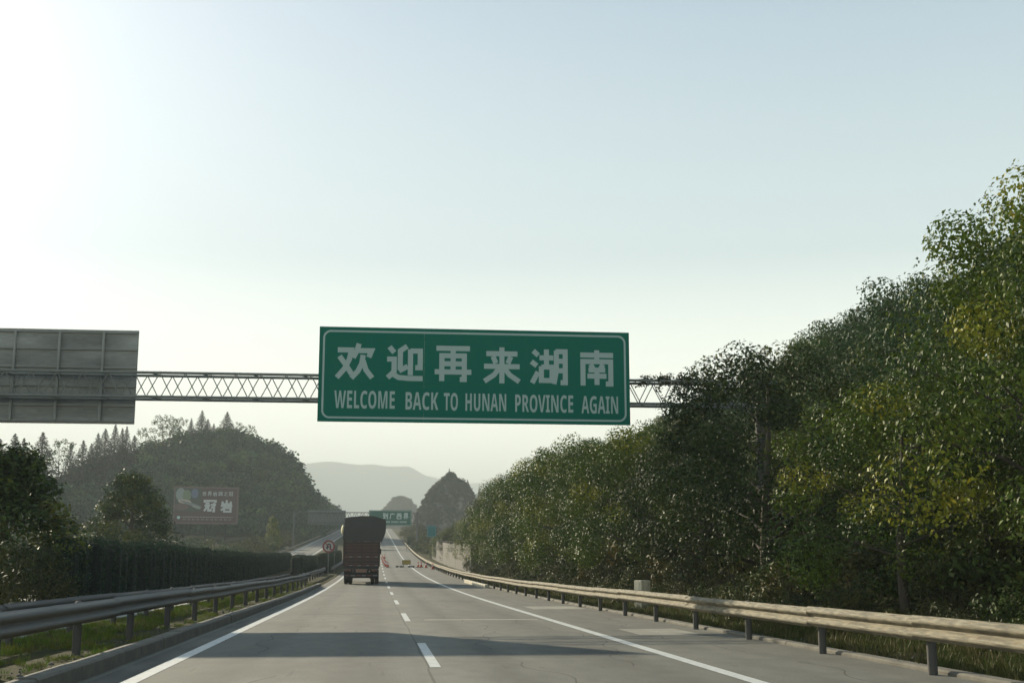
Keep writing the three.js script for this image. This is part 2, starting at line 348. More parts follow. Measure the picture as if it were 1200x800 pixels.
// ---------------------------------------------------------------- writing
const GL = {
  '欢': [[[6, 22], [42, 22], [37, 46], [25, 70], [5, 93]], [[11, 38], [27, 59], [44, 84]], [[62, 5], [57, 22], [47, 42]], [[57, 23], [95, 23], [88, 40]], [[73, 34], [70, 56], [60, 76], [43, 94]], [[73, 48], [81, 72], [98, 93]]],
  '迎': [[[9, 10], [22, 25]], [[3, 42], [22, 42], [22, 74], [5, 90]], [[18, 80], [34, 89], [60, 91], [98, 91]], [[56, 8], [38, 20], [38, 70]], [[35, 72], [58, 60]], [[65, 20], [91, 20], [91, 63], [78, 63]], [[65, 16], [65, 83]]],
  '再': [[[5, 10], [95, 10]], [[20, 95], [20, 29], [80, 29], [80, 90], [68, 90]], [[50, 10], [50, 71]], [[20, 50], [80, 50]], [[1, 71], [99, 71]]],
  '来': [[[8, 20], [92, 20]], [[26, 27], [34, 45]], [[74, 27], [66, 45]], [[2, 53], [98, 53]], [[50, 3], [50, 97]], [[46, 54], [29, 75], [3, 92]], [[54, 54], [71, 75], [97, 92]]],
  '湖': [[[6, 9], [20, 21]], [[1, 37], [16, 48]], [[3, 93], [19, 64]], [[23, 27], [61, 27]], [[42, 5], [42, 51]], [[28, 51], [57, 51], [57, 86], [28, 86], [28, 49]], [[69, 7], [69, 60], [62, 95]], [[67, 10], [93, 10], [93, 91], [80, 91]], [[69, 35], [93, 35]], [[69, 60], [93, 60]]],
  '南': [[[5, 16], [95, 16]], [[50, 3], [50, 32]], [[12, 96], [12, 33], [88, 33], [88, 91], [74, 91]], [[33, 40], [40, 52]], [[67, 40], [60, 52]], [[27, 55], [73, 55]], [[24, 71], [76, 71]], [[50, 55], [50, 94]]],
  '冠': [[[8, 25], [8, 10], [92, 10], [92, 25]], [[16, 29], [46, 29]], [[8, 47], [52, 47]], [[24, 47], [20, 72], [6, 91]], [[38, 47], [38, 87], [56, 87], [58, 74]], [[56, 41], [97, 41]], [[82, 26], [82, 92], [70, 92]], [[62, 54], [71, 70]]],
  '岩': [[[50, 3], [50, 35]], [[18, 13], [18, 35], [82, 35], [82, 13]], [[5, 49], [95, 49]], [[42, 49], [30, 66], [7, 85]], [[32, 66], [82, 66], [82, 94], [32, 94], [32, 64]]],
  '广': [[[50, 2], [55, 15]], [[14, 18], [95, 18]], [[19, 18], [19, 60], [6, 95]]],
  '西': [[[5, 12], [95, 12]], [[13, 36], [87, 36], [87, 92], [13, 92], [13, 34]], [[38, 12], [38, 40], [33, 58], [20, 66]], [[62, 12], [62, 58], [82, 62]]],
  '界': [[[22, 6], [78, 6], [78, 47], [22, 47], [22, 4]], [[50, 6], [50, 47]], [[22, 26], [78, 26]], [[46, 47], [28, 62], [3, 73]], [[54, 47], [72, 62], [97, 73]], [[36, 66], [34, 80], [20, 97]], [[64, 66], [64, 97]]],
  '到': [[[4, 10], [56, 10]], [[26, 12], [13, 37], [50, 34]], [[43, 23], [54, 43]], [[8, 58], [54, 58]], [[30, 41], [30, 87]], [[3, 91], [58, 82]], [[70, 16], [70, 68]], [[90, 5], [90, 92], [76, 92]]],
  '世': [[[3, 36], [97, 36]], [[24, 10], [24, 88], [93, 88]], [[50, 5], [50, 64], [75, 64]], [[75, 8], [75, 66]]],
  '洞': [[[6, 9], [20, 21]], [[1, 37], [16, 48]], [[3, 93], [19, 64]], [[32, 95], [32, 10], [92, 10], [92, 91], [80, 91]], [[44, 30], [80, 30]], [[46, 48], [78, 48], [78, 74], [46, 74], [46, 46]]],
  '之': [[[48, 3], [56, 15]], [[15, 27], [80, 27], [38, 72]], [[13, 62], [30, 84], [97, 91]]],
};
function glyph(ctx, ch, x, y, w, h, sw) {
  ctx.lineWidth = sw; ctx.lineCap = 'butt'; ctx.lineJoin = 'miter';
  for (const s of GL[ch]) { ctx.beginPath(); s.forEach(([a, b], i) => { const X = x + a / 100 * w, Y = y + b / 100 * h; i ? ctx.lineTo(X, Y) : ctx.moveTo(X, Y); }); ctx.stroke(); }
}
function canvasTex(w, h, draw) {
  const c = document.createElement('canvas'); c.width = w; c.height = h; draw(c.getContext('2d'), w, h);
  const t = new THREE.CanvasTexture(c); t.colorSpace = THREE.SRGBColorSpace; t.anisotropy = 8; return t;
}
function roundRect(ctx, x, y, w, h, r) { ctx.beginPath(); ctx.moveTo(x + r, y); ctx.arcTo(x + w, y, x + w, y + h, r); ctx.arcTo(x + w, y + h, x, y + h, r); ctx.arcTo(x, y + h, x, y, r); ctx.arcTo(x, y, x + w, y, r); ctx.closePath(); }
// a front panel made of sheets that share one print: each sheet keeps its share of the picture
function sheetGeo(w, h, u0, u1, v0, v1, gap = 0.0015, t = 0.02) {
  const sw = (u1 - u0) * w - gap, sh = (v1 - v0) * h - gap, g = new THREE.BoxGeometry(sw, sh, t);
  const uv = g.attributes.uv, n = g.attributes.normal;
  for (let i = 0; i < uv.count; i++) n.getZ(i) > 0.5 ? uv.setXY(i, u0 + (u1 - u0) * uv.getX(i), v0 + (v1 - v0) * uv.getY(i)) : uv.setXY(i, 0.005, 0.02);
  return g.translate(((u0 + u1) / 2 - 0.5) * w, ((v0 + v1) / 2 - 0.5) * h, 0);
}

// ---------------------------------------------------------------- the near gantry
const GD = 40;   // metres ahead
const trussTop = 7.5, trussBot = 6.72;
function gantry(label, D, x0, x1, yb, yt, depth, pitch, posts, rT = 0.045, rB = 0.017, mat = M.steel, pmat = M.galv) {
  const e = elev(D), g = thing('sign_gantry', label, 'gantry', [0, e, -D]);
  for (const y of [yb, yt]) for (const z of [0, -depth]) part(g, 'chord', rod([x0, y, z], [x1, y, z], rT, 8), mat);
  const n = Math.round((x1 - x0) / pitch), bg = [rod([0, yb, 0], [pitch / 2, yt, 0], rB, 5), rod([pitch / 2, yt, 0], [pitch, yb, 0], rB, 5)], cg = rod([0, 0, 0], [pitch * 0.5, 0, -depth], rB, 5);
  for (let k = 0; k < n; k++) {
    for (const z of [0, -depth]) for (const b of bg) part(g, 'brace', b, mat).position.set(x0 + k * pitch + (z ? pitch * 0.36 : 0), 0, z);
    if (k % 2 === 0) for (const y of [yb, yt]) part(g, 'cross_tie', cg, mat).position.set(x0 + k * pitch, y, 0);
  }
  for (const x of posts) {
    part(g, 'post', rod([x, -0.1, -depth / 2], [x, yt + 0.25, -depth / 2], 0.19, 16), pmat);
    part(g, 'base_plate', box(0.8, 0.5, 0.8, x, 0.05, -depth / 2), M.conc);
  }
  return g;
}
gantry('grey steel truss gantry spanning the road behind the green welcome sign', GD + 0.35, -20.2, 13.4, trussBot, trussTop, 0.7, 0.8, [-19.4, 12.9], 0.045, 0.017, M.steel, M.post);
{
  const w = 10.2, h = 3.1, tx = canvasTex(2048, 622, (c, cw, ch) => {
    const P = cw / 2048; c.fillStyle = '#06594b'; c.fillRect(0, 0, cw, ch);
    c.strokeStyle = '#8c9e9b'; c.lineWidth = 13; roundRect(c, 30, 28, cw - 60, ch - 56, 46); c.stroke();
    const cx = [228, 556, 872, 1194, 1510, 1828], s = '欢迎再来湖南'; [...s].forEach((k, i) => glyph(c, k, cx[i] - 123, 96 + i * 4, 246, 256, 34));
    c.fillStyle = '#8c9e9b'; c.font = 'bold 160px sans-serif'; c.textBaseline = 'alphabetic';
    const words = [['WELCOME', 105, 500], ['BACK', 557, 778], ['TO', 812, 910], ['HUNAN', 948, 1230], ['PROVINCE', 1275, 1672], ['AGAIN', 1722, 1975]];
    for (const [t, a, b] of words) { const m = c.measureText(t).width; c.save(); c.translate(a, 533 + (a - 100) * 0.008); c.scale((b - a) / m, 1.0); c.fillText(t, 0, 0); c.restore(); }
    const r = rngOf(3); for (let k = 0; k < 60; k++) { c.fillStyle = 'rgba(190,200,185,' + (0.02 + 0.03 * r()) + ')'; c.fillRect(r() * cw, r() * ch, 1 + r() * 4, 10 + r() * 90); }
  });
  const face = new THREE.MeshPhysicalMaterial({ map: tx, roughness: 0.75, specularIntensity: 0.3 });
  const s = thing('highway_sign', 'green welcome sign with six large white characters and an English line', 'road sign', [3.15, 7.5, -GD]);
  const us = [0, 1 / 3, 2 / 3, 1], vs = [0, 0.41, 1];
  for (let i = 0; i < 3; i++) for (let j = 0; j < 2; j++) part(s, 'sign_sheet', sheetGeo(w, h, us[i], us[i + 1], vs[j], vs[j + 1]), face);
  for (const y of [-1.2, -0.45, 0.35, 1.2]) part(s, 'rail_batten', box(w - 0.1, 0.07, 0.07, 0, y, -0.047), M.galv);
  for (const x of [-4, -1.5, 1.5, 4]) part(s, 'hanger', box(0.09, 2.7, 0.1, x, 0, -0.15), M.steel);
}
{
  const w = 10.2, h = 3.1, s = thing('highway_sign', 'back of a grey sign facing oncoming traffic at upper left', 'road sign', [-7.9 - w / 2, 7.48, -GD - 1.3]);
  const back = std([0.24, 0.26, 0.25], 0.75, 0.1, { map: dTex(256, 256, (u, v, i, j) => { const b = 0.85 + 0.3 * (t8(u, v) - 0.5) + 0.1 * (t64(u, v) - 0.5); return [b, b, b]; }, true) });
  for (let i = 0; i < 6; i++) for (let j = 0; j < 2; j++) part(s, 'sign_sheet', sheetGeo(w, h, i / 6, (i + 1) / 6, j / 2, (j + 1) / 2, 0.002), back);
  for (const y of [-1.46, -0.95, -0.32, 0.3, 0.9, 1.46]) part(s, 'rail_batten', box(w - 0.04, 0.06, 0.06, 0, y, 0.042), back);
  for (let k = 0; k < 7; k++) part(s, 'hanger', box(0.08, 2.9, 0.05, -4.4 + k * 1.4, 0, 0.098), back);
}
// vine creeping over the gantry's right end
{
  const r = rngOf(91), L = new Leaves(), stems = [];
  const v = thing('creeping_vine', 'leafy creeper growing over the right end of the truss gantry', 'vine', [8.6, trussTop, -GD - 0.35]);
  for (let k = 0; k < 46; k++) { const t = Math.pow(r(), 0.7), x = 0.1 + t * 2.6, y = r() < 0.65 ? 0.05 + 0.12 * r() : -0.7 * r() * t; clump(L, r, x, y, -0.7 * r(), 0.12 + 0.12 * r(), 30, 0.09, 0.06, [0.04, 0.045, 0.02], 0.7); }
  let a = [0, 0.05, -0.1]; for (let k = 1; k < 10; k++) { const b = [k * 0.3, 0.05 + 0.09 * r(), -0.6 * r()]; stems.push(rod(a, b, 0.012, 5)); a = b; }
  part(v, 'stem', mergeGeometries(stems), M.bark); part(v, 'foliage', L.geo(), M.leaf);
}

// ---------------------------------------------------------------- the far gantry
const FD = 285;
gantry('distant gantry across both carriageways beyond the lorry', FD, -18.6, 9.4, 5.6, 7.9, 1.0, 1.6, [-18.4, 9.2], 0.07, 0.04, std([0.06, 0.07, 0.07], 0.8), std([0.07, 0.08, 0.08], 0.8));
{
  const w = 9.6, h = 3.4, tx = canvasTex(1024, 362, (c, cw, ch) => {
    c.fillStyle = '#0b6a5a'; c.fillRect(0, 0, cw, ch); c.strokeStyle = '#c8d2cc'; c.lineWidth = 8; roundRect(c, 14, 14, cw - 28, ch - 28, 24); c.stroke();
    c.strokeStyle = '#dfe6e2'; [...'到广西界'].forEach((k, i) => glyph(c, k, 330 + i * 165, 60, 130, 150, 21));
    c.fillStyle = '#c8d2cc'; for (let k = 0; k < 24; k++) if (k % 8 < 7) c.fillRect(340 + k * 25, 255, 17, 44);
  });
  const s = thing('highway_sign', 'small distant green sign above the road right of the lorry', 'road sign', [3.1, elev(FD) + 6.7, -FD + 0.15]);
  part(s, 'sign_sheet', sheetGeo(w, h, 0, 1, 0, 1), std([0.48, 0.53, 0.53], 0.7, 0, { map: tx }));
  for (const y of [-1, 1]) part(s, 'rail_batten', box(w - 0.2, 0.1, 0.07, 0, y, -0.05), M.galv);
  const b = thing('highway_sign', 'hazy grey sign back on the distant gantry left of the lorry', 'road sign', [-11.2, elev(FD) + 6.8, -FD - 1.3]);
  part(b, 'sign_sheet', sheetGeo(8.5, 3.2, 0, 1, 0, 1), std([0.1, 0.12, 0.12], 0.8));
  for (const y of [-1.1, 0, 1.1]) part(b, 'rail_batten', box(8.4, 0.12, 0.08, 0, y, 0.052), M.galv);
  for (const x of [-3, -1, 1, 3]) part(b, 'hanger', box(0.12, 3, 0.1, x, 0, 0.145), M.steel);
}

// ---------------------------------------------------------------- the lorry
{
  const D = 88, t = thing('cargo_lorry', 'tall red stake-sided lorry under a sagging dark tarpaulin in the left lane', 'truck', [-0.98, elev(D), -D]);
  t.rotation.x = Math.atan((elev(D + 8) - elev(D)) / 8);
  const red = std([0.065, 0.036, 0.03], 0.85), redD = std([0.055, 0.036, 0.032], 0.85), blk = std([0.02, 0.02, 0.02], 0.7), tarpM = std([0.048, 0.047, 0.044], 0.85, 0, { bumpMap: bumpTex, bumpScale: 0.02, side: THREE.DoubleSide });
  const Lb = 9.6, Wb = 2.42;
  part(t, 'cargo_bed', box(Wb, 0.18, Lb, 0, 1.16, -Lb / 2 - 0.02), blk);
  part(t, 'chassis', mergeGeometries([box(0.1, 0.26, Lb + 1.6, -0.42, 0.9, -Lb / 2 - 0.8), box(0.1, 0.26, Lb + 1.6, 0.42, 0.9, -Lb / 2 - 0.8), box(0.9, 0.16, 0.12, 0, 0.9, -0.5), box(1.9, 0.2, 0.2, 0, 0.52, -1.9), box(1.9, 0.2, 0.2, 0, 0.52, -3.2)]), blk);
  // tailgate: boards between posts
  for (let k = 0; k < 9; k++) part(t, 'tail_board', box(Wb - 0.12, 0.195, 0.04, 0, 1.36 + k * 0.212, -0.02), k % 3 === 1 ? redD : red);
  for (const x of [-Wb / 2 + 0.05, -0.62, -0.03, 0.03, 0.62, Wb / 2 - 0.05]) part(t, 'stake', box(0.05, 1.98, 0.05, x, 2.24, 0.026), redD);
  for (const s of [-1, 1]) {
    part(t, 'side_panel', box(0.05, 1.9, Lb - 0.1, s * (Wb / 2 - 0.02), 2.21, -Lb / 2), red);
    for (let k = 0; k < 13; k++) part(t, 'stake', box(0.06, 1.98, 0.07, s * (Wb / 2 + 0.035), 2.22, -0.3 - k * 0.75), redD);
  }
  // reflective tape rows
  const tr = std([0.16, 0.05, 0.04], 0.6), tw = std([0.2, 0.19, 0.17], 0.6);
  for (const y of [1.31, 1.9]) for (let k = 0; k < 8; k++) part(t, 'reflective_strip', box(0.24, 0.055, 0.012, -1.02 + k * 0.29, y, 0.058), k % 2 ? tw : tr);
  // bumper, lamps, plate, flaps
  part(t, 'rear_bumper', mergeGeometries([rbox(2.36, 0.14, 0.1, 0.03, 0, 0.62, -0.12), box(0.08, 0.5, 0.08, -0.5, 0.82, -0.14), box(0.08, 0.5, 0.08, 0.5, 0.82, -0.14)]), blk);
  for (let k = 0; k < 6; k++) part(t, 'reflective_strip', box(0.3, 0.06, 0.012, -0.95 + k * 0.38, 0.62, -0.063), k % 2 ? tw : tr);
  for (const s of [-1, 1]) { const lh = part(t, 'tail_lamp', rbox(0.42, 0.15, 0.07, 0.02, s * 0.92, 0.98, -0.03), std([0.09, 0.025, 0.02], 0.4)); part(lh, 'lens', box(0.12, 0.11, 0.015, s * 0.78, 0.98, 0.012), std([0.14, 0.07, 0.02], 0.4)); }
  part(t, 'underrun_panel', box(1.5, 0.42, 0.06, 0, 0.66, -0.3), blk);
  part(t, 'number_plate', box(0.86, 0.24, 0.02, 0, 0.95, -0.02), std([0.22, 0.12, 0.08], 0.6));
  const flap = new THREE.PlaneGeometry(0.62, 0.62, 4, 3); for (let i = 0; i < flap.attributes.position.count; i++) flap.attributes.position.setZ(i, 0.03 * Math.sin(i * 2.1)); flap.computeVertexNormals();
  const flapB = mergeGeometries([flap, flap.clone().translate(0, 0, 0.012)]);
  for (const s of [-1, 1]) part(t, 'mud_flap', flapB, std([0.03, 0.03, 0.03], 0.9, 0, { side: THREE.DoubleSide })).position.set(s * 0.9, 0.68, -0.75);
  // wheels: two rear axles with twin tyres, one front axle
  const prof = [[0.28, -0.13], [0.44, -0.135], [0.5, -0.1], [0.515, -0.05], [0.515, 0.05], [0.5, 0.1], [0.44, 0.135], [0.28, 0.13]].map(([a, b]) => new THREE.Vector2(a, b));
  const tyre = new THREE.LatheGeometry(prof, 24).rotateZ(Math.PI / 2), rim = new THREE.CylinderGeometry(0.29, 0.29, 0.2, 16).rotateZ(Math.PI / 2), rimM = std([0.2, 0.2, 0.2], 0.5, 0.5), rub = std([0.025, 0.025, 0.025], 0.9);
  for (const [z, twin] of [[-1.9, 1], [-3.2, 1], [-10.6, 0]]) for (const s of [-1, 1]) for (const o of twin ? [1.08, 0.78] : [1.05]) {
    const w = new THREE.Group(); w.name = 'wheel'; w.position.set(s * o, 0.515, z); t.add(w); part(w, 'tyre', tyre, rub); part(w, 'rim', rim, rimM);
  }
  part(t, 'cab', rbox(2.35, 2.1, 1.9, 0.12, 0, 1.85, -10.9), std([0.2, 0.05, 0.04], 0.45));
  part(t, 'windscreen', box(2.0, 0.8, 0.03, 0, 2.25, -11.86), std([0.02, 0.025, 0.03], 0.1));
  for (const s of [-1, 1]) part(t, 'mirror', rbox(0.1, 0.42, 0.2, 0.03, s * 1.36, 2.3, -11.6), blk);
  // tarpaulin: a sagging hood, wider to the right, hanging over the upper boards
  const nu = 44, nv = 26, p = [], ix = [];
  for (let j = 0; j <= nv; j++) for (let i = 0; i <= nu; i++) {
    const v = j / nv, u = i / nu;         // u across from the left hem over the top to the right hem
    let x, y; const hw = 1.27;
    const hemL = 3.35 + 0.1 * N(v * 5, 1), hemR = 2.95 + 0.15 * N(v * 5, 3);
    if (u < 0.27) { const k = u / 0.27; x = -hw - 0.02 + 0.1 * k; y = hemL + (4.55 - hemL) * k; }
    else if (u > 0.73) { const k = (1 - u) / 0.27; x = hw + 0.08 + 0.34 * Math.sin(Math.min(1, k * 1.15) * 1.9) * 0.9; y = hemR + (4.35 - hemR) * k; }
    else { const k = (u - 0.27) / 0.46; x = -hw + 0.08 + k * (2 * hw + 0.28); y = 4.55 + 0.22 * Math.sin(k * Math.PI * 0.8) - 0.2 * k * k; }
    x += 0.035 * N(u * 14, v * 22, 2); y += 0.04 * N(u * 11, v * 16, 7) - (j > 0 ? 0.05 * Math.abs(Math.sin(v * Math.PI * 7)) : 0);
    p.push(x, y, 0.09 - v * (Lb + 0.15));
  }
  for (let j = 0; j < nv; j++) for (let i = 0; i < nu; i++) { const a = j * (nu + 1) + i; ix.push(a, a + 1, a + nu + 1, a + 1, a + nu + 2, a + nu + 1); }
  const tg = new THREE.BufferGeometry(); tg.setAttribute('position', new THREE.Float32BufferAttribute(p, 3)); tg.setIndex(ix); tg.computeVertexNormals();
  part(t, 'tarpaulin', tg, tarpM);
  // rear curtain of the tarpaulin
  const rp = [], ri = [], m = 14;
  for (let j = 0; j <= m; j++) for (let i = 0; i <= nu; i++) {
    const k = j / m, top = i, X = p[top * 3], Y = p[top * 3 + 1]; const by = 3.02 + 0.2 * N(i * 0.22, 4) + 0.06 * N(i * 0.9, 2) - 0.1 * (i / nu);
    const yy = Y + (Math.min(by, Y) - Y) * k, ok = Math.max(0, Math.min(1, (yy - 2.95) / 1.4)), xr = 1.27 + 0.08 + 0.306 * Math.sin(Math.min(1, ok * 1.15) * 1.9) + 0.02; rp.push(Math.min(X, xr), Y + (Math.min(by, Y) - Y) * k, 0.09 + 0.05 * Math.sin(k * 3) + 0.03 * N(i * 0.5, k * 3, 9));
  }
  for (let j = 0; j < m; j++) for (let i = 0; i < nu; i++) { const a = j * (nu + 1) + i; ri.push(a, a + nu + 1, a + 1, a + 1, a + nu + 1, a + nu + 2); }
  const rg = new THREE.BufferGeometry(); rg.setAttribute('position', new THREE.Float32BufferAttribute(rp, 3)); rg.setIndex(ri); rg.computeVertexNormals();
  part(t, 'tarpaulin_end', rg, tarpM);
  const sack = new THREE.SphereGeometry(1, 14, 10); for (let i = 0; i < sack.attributes.position.count; i++) { const q = sack.attributes.position; q.setXYZ(i, q.getX(i) * 0.16 * (1 + 0.3 * N(i * 0.3, 1)), q.getY(i) * 0.36, q.getZ(i) * 0.9); } sack.computeVertexNormals();
  part(t, 'loose_sheet', sack, std([0.55, 0.5, 0.3], 0.8), 'pale yellow loose sheet bulging from the left side').position.set(-1.32, 3.75, -1.0);
  part(t, 'rope', mergeGeometries([rod([-1.25, 4.5, 0.17], [1.5, 3.2, 0.17], 0.012, 5), rod([1.5, 4.2, 0.17], [-1.25, 3.3, 0.17], 0.012, 5)]), std([0.05, 0.05, 0.045], 0.9));
}

// ---------------------------------------------------------------- roadworks: cones and board
{
  const cg = mergeGeometries([new THREE.CylinderGeometry(0.035, 0.17, 0.68, 14).translate(0, 0.39, 0)]), bg = rbox(0.44, 0.06, 0.44, 0.02, 0, 0.03, 0), b1 = new THREE.CylinderGeometry(0.092, 0.118, 0.13, 14).translate(0, 0.42, 0);
  const org = std([0.5, 0.06, 0.02], 0.6), wh = std([0.7, 0.7, 0.66], 0.5), bl = std([0.03, 0.03, 0.03], 0.8);
  let proto = null;
  const cone1 = (x, d, label, group) => {
    const pos = [x, elev(d), -d];
    if (proto) return copyOf(proto, 'traffic_cone', pos, x * 3, null, label, 'traffic cone', group);
    proto = thing('traffic_cone', label, 'traffic cone', pos, 0, group);
    part(proto, 'cone_body', cg, org); part(proto, 'reflective_band', b1, wh); part(proto, 'cone_base', bg, bl);
  };
  for (const [x, d] of [[1.55, 162], [1.35, 166], [1.3, 172], [1.25, 178], [1.2, 185], [1.15, 192], [1.1, 200], [1.45, 214], [1.05, 210]]) cone1(x, d, 'orange cone in the line tapering away just right of the lorry', 'cones in the line beside the lorry');
  cone1(5.45, 162, 'orange cone just right of the yellow board, first of the close pair', null);
  cone1(5.85, 163, 'orange cone just right of the yellow board, second of the close pair', null);
  cone1(6.35, 160, 'lone orange cone on the right shoulder between the close pair and the guardrail', null);
  cone1(6.85, 152, 'orange cone standing against the right guardrail', null);
  const b = thing('works_board', 'small yellow works board on a low stand in the right lane', 'barrier board', [3.95, elev(163), -163]);
  part(b, 'board', box(1.0, 0.5, 0.03, 0, 0.62, 0), std([0.3, 0.22, 0.03], 0.6)); part(b, 'border', mergeGeometries([box(1.06, 0.04, 0.05, 0, 0.89, 0), box(1.06, 0.04, 0.05, 0, 0.35, 0), box(0.04, 0.5, 0.05, -0.52, 0.62, 0), box(0.04, 0.5, 0.05, 0.52, 0.62, 0)]), bl);
  for (const s of [-1, 1]) part(b, 'leg', mergeGeometries([box(0.05, 0.36, 0.05, s * 0.4, 0.18, 0), box(0.05, 0.05, 0.8, s * 0.4, 0.025, 0)]), bl);
  let sp = null; const sg = new THREE.SphereGeometry(0.16, 10, 7).scale(1.3, 0.7, 0.9).translate(0, 0.1, 0), tie = new THREE.SphereGeometry(0.05, 6, 5).translate(0.2, 0.13, 0);
  for (const x of [2.75, 3.25, 3.5, 4.3, 4.6, 4.85]) {
    const l = 'dark sandbag lying on the road by the yellow works board', pos = [x, elev(162.4), -162.4 + 0.2 * Math.sin(x * 9)];
    if (sp) copyOf(sp, 'sandbag', pos, x * 5, null, l, 'sandbag', 'sandbags by the works board');
    else { sp = thing('sandbag', l, 'sandbag', pos, 0, 'sandbags by the works board'); part(sp, 'bag', sg, bl); part(sp, 'tied_end', tie, bl); }
  }
}
// no U-turn sign and the small box beside it
{
  const D = 123, x = -4.55, s = thing('no_u_turn_sign', 'round red and white no U-turn sign on a post at the median end', 'road sign', [x, elev(D), -D]);
  const tx = canvasTex(256, 256, (c) => {
    c.fillStyle = '#7a2f2c'; c.fillRect(0, 0, 256, 256); c.fillStyle = '#98958f'; c.beginPath(); c.arc(128, 128, 94, 0, 7); c.fill();
    c.strokeStyle = '#1c1c20'; c.lineWidth = 26; c.beginPath(); c.moveTo(164, 196); c.lineTo(164, 112); c.arc(132, 112, 32, 0, Math.PI, true); c.lineTo(100, 140); c.stroke();
    c.fillStyle = '#1c1c20'; c.beginPath(); c.moveTo(70, 140); c.lineTo(130, 140); c.lineTo(100, 190); c.fill();
    c.strokeStyle = '#7a2f2c'; c.lineWidth = 20; c.beginPath(); c.moveTo(62, 62); c.lineTo(194, 194); c.stroke();
  });
  const disc = new THREE.CylinderGeometry(0.6, 0.6, 0.02, 40).rotateX(Math.PI / 2);
  const dp = disc.attributes.position, du = disc.attributes.uv; for (let i = 0; i < dp.count; i++) du.setXY(i, 0.5 + dp.getX(i) / 1.2, 0.5 + dp.getY(i) / 1.2);
  part(s, 'sign_disc', disc, std([1, 1, 1], 0.5, 0, { map: tx })).position.set(0, 2.75, 0.07);
  part(s, 'post', rod([0, 0, 0], [0, 3.3, 0], 0.05, 12), M.galv); part(s, 'clamp', mergeGeometries([box(0.3, 0.05, 0.06, 0, 2.5, 0.04), box(0.3, 0.05, 0.06, 0, 3.0, 0.04)]), M.steel);
  const b = thing('small_sign', 'small dark rectangular sign on a short post just right of the no U-turn sign', 'road sign', [-4.0, elev(124), -124]);
  part(b, 'sign_sheet', rbox(0.55, 0.6, 0.03, 0.01, 0, 2.6, 0.05), std([0.1, 0.13, 0.11], 0.6)); part(b, 'post', rod([0, 0, 0], [0, 2.85, 0], 0.035, 10), M.galv);
}
// blue-green exit sign by the wall
{
  const D = 205, s = thing('roadside_sign', 'small teal sign on a post in front of the bushes beyond the right guardrail', 'road sign', [9.0, elev(D), -D]);
  part(s, 'sign_sheet', rbox(1.5, 1.9, 0.04, 0.015, 0, 4.6, 0), std([0.012, 0.13, 0.14], 0.6)); part(s, 'border', mergeGeometries([box(1.3, 0.05, 0.01, 0, 5.4, 0.026), box(1.3, 0.05, 0.01, 0, 3.8, 0.026), box(0.05, 1.6, 0.01, -0.63, 4.6, 0.026), box(0.05, 1.6, 0.01, 0.63, 4.6, 0.026)]), std([0.2, 0.26, 0.25], 0.6));
  part(s, 'post', rod([0, 0, -0.08], [0, 5.4, -0.08], 0.06, 10), M.galv);
  const D2 = 262, p = thing('marker_post', 'thin pale pole at the edge of the right shoulder far ahead', 'marker post', [6.3, elev(D2), -D2]);
  part(p, 'pole', rod([0, 0, 0], [0, 2.6, 0], 0.06, 8), M.rail); part(p, 'base', new THREE.CylinderGeometry(0.16, 0.2, 0.2, 12).translate(0, 0.1, 0), M.white);
}
// white concrete block behind the right guardrail
{
  const b = thing('concrete_marker', 'white concrete marker block behind the right guardrail at the foot of the trees', 'marker block', [8.25, groundH(8.25, 38.6), -38.6], 0.5);
  part(b, 'block', rbox(0.38, 0.92, 0.34, 0.025, 0, 0.46, 0), M.white); part(b, 'footing', rbox(0.6, 0.2, 0.56, 0.03, 0, 0, 0), M.kerb);
}
// retaining wall
{
  const w = thing('retaining_wall', 'weathered grey concrete retaining wall beyond the right guardrail', 'wall', [0, 0, 0]), r = rngOf(31);
  const wt = dTex(256, 256, (u, v, i, j) => { const st = t64(u, 0.2) * 0.5 + t24(u, 0.6) * 0.5; const b = 0.135 * (0.6 + 0.55 * st + 0.3 * (t24(u, v) - 0.5)); return [lin2s(b), lin2s(b * 0.95), lin2s(b * 0.82)]; }, true);
  const wm = std([1, 1, 1], 0.92, 0, { map: wt });
  for (let d = 126; d < 212; d += 6) { const h = 2.9 + 0.25 * r(); part(w, 'wall_panel', box(0.5, h + 0.6, 5.96, 0, 0, 0), wm).position.set(9.7 + 0.03 * r(), elev(d + 3) + h / 2 - 0.3, -d - 3); }
  part(w, 'coping', strip(9.35, 10.05, 126, 212, 3.25, uvm), wm);
}
// far white car
{
  const D = 590, c = thing('distant_car', 'tiny white car near the crest of the road', 'car', [1.6, elev(D), -D]), wm = std([0.7, 0.7, 0.7], 0.4), dk = std([0.03, 0.03, 0.03], 0.6);
  part(c, 'body', rbox(1.75, 0.75, 4.2, 0.2, 0, 0.65, 0), wm); part(c, 'cabin', rbox(1.5, 0.6, 2.2, 0.2, 0, 1.2, 0), dk); part(c, 'roof', rbox(1.4, 0.08, 1.8, 0.03, 0, 1.51, 0), wm);
  for (const s of [-1, 1]) for (const z of [-1.3, 1.3]) part(c, 'wheel', new THREE.CylinderGeometry(0.32, 0.32, 0.2, 14).rotateZ(Math.PI / 2).translate(s * 0.8, 0.32, z), dk);
}

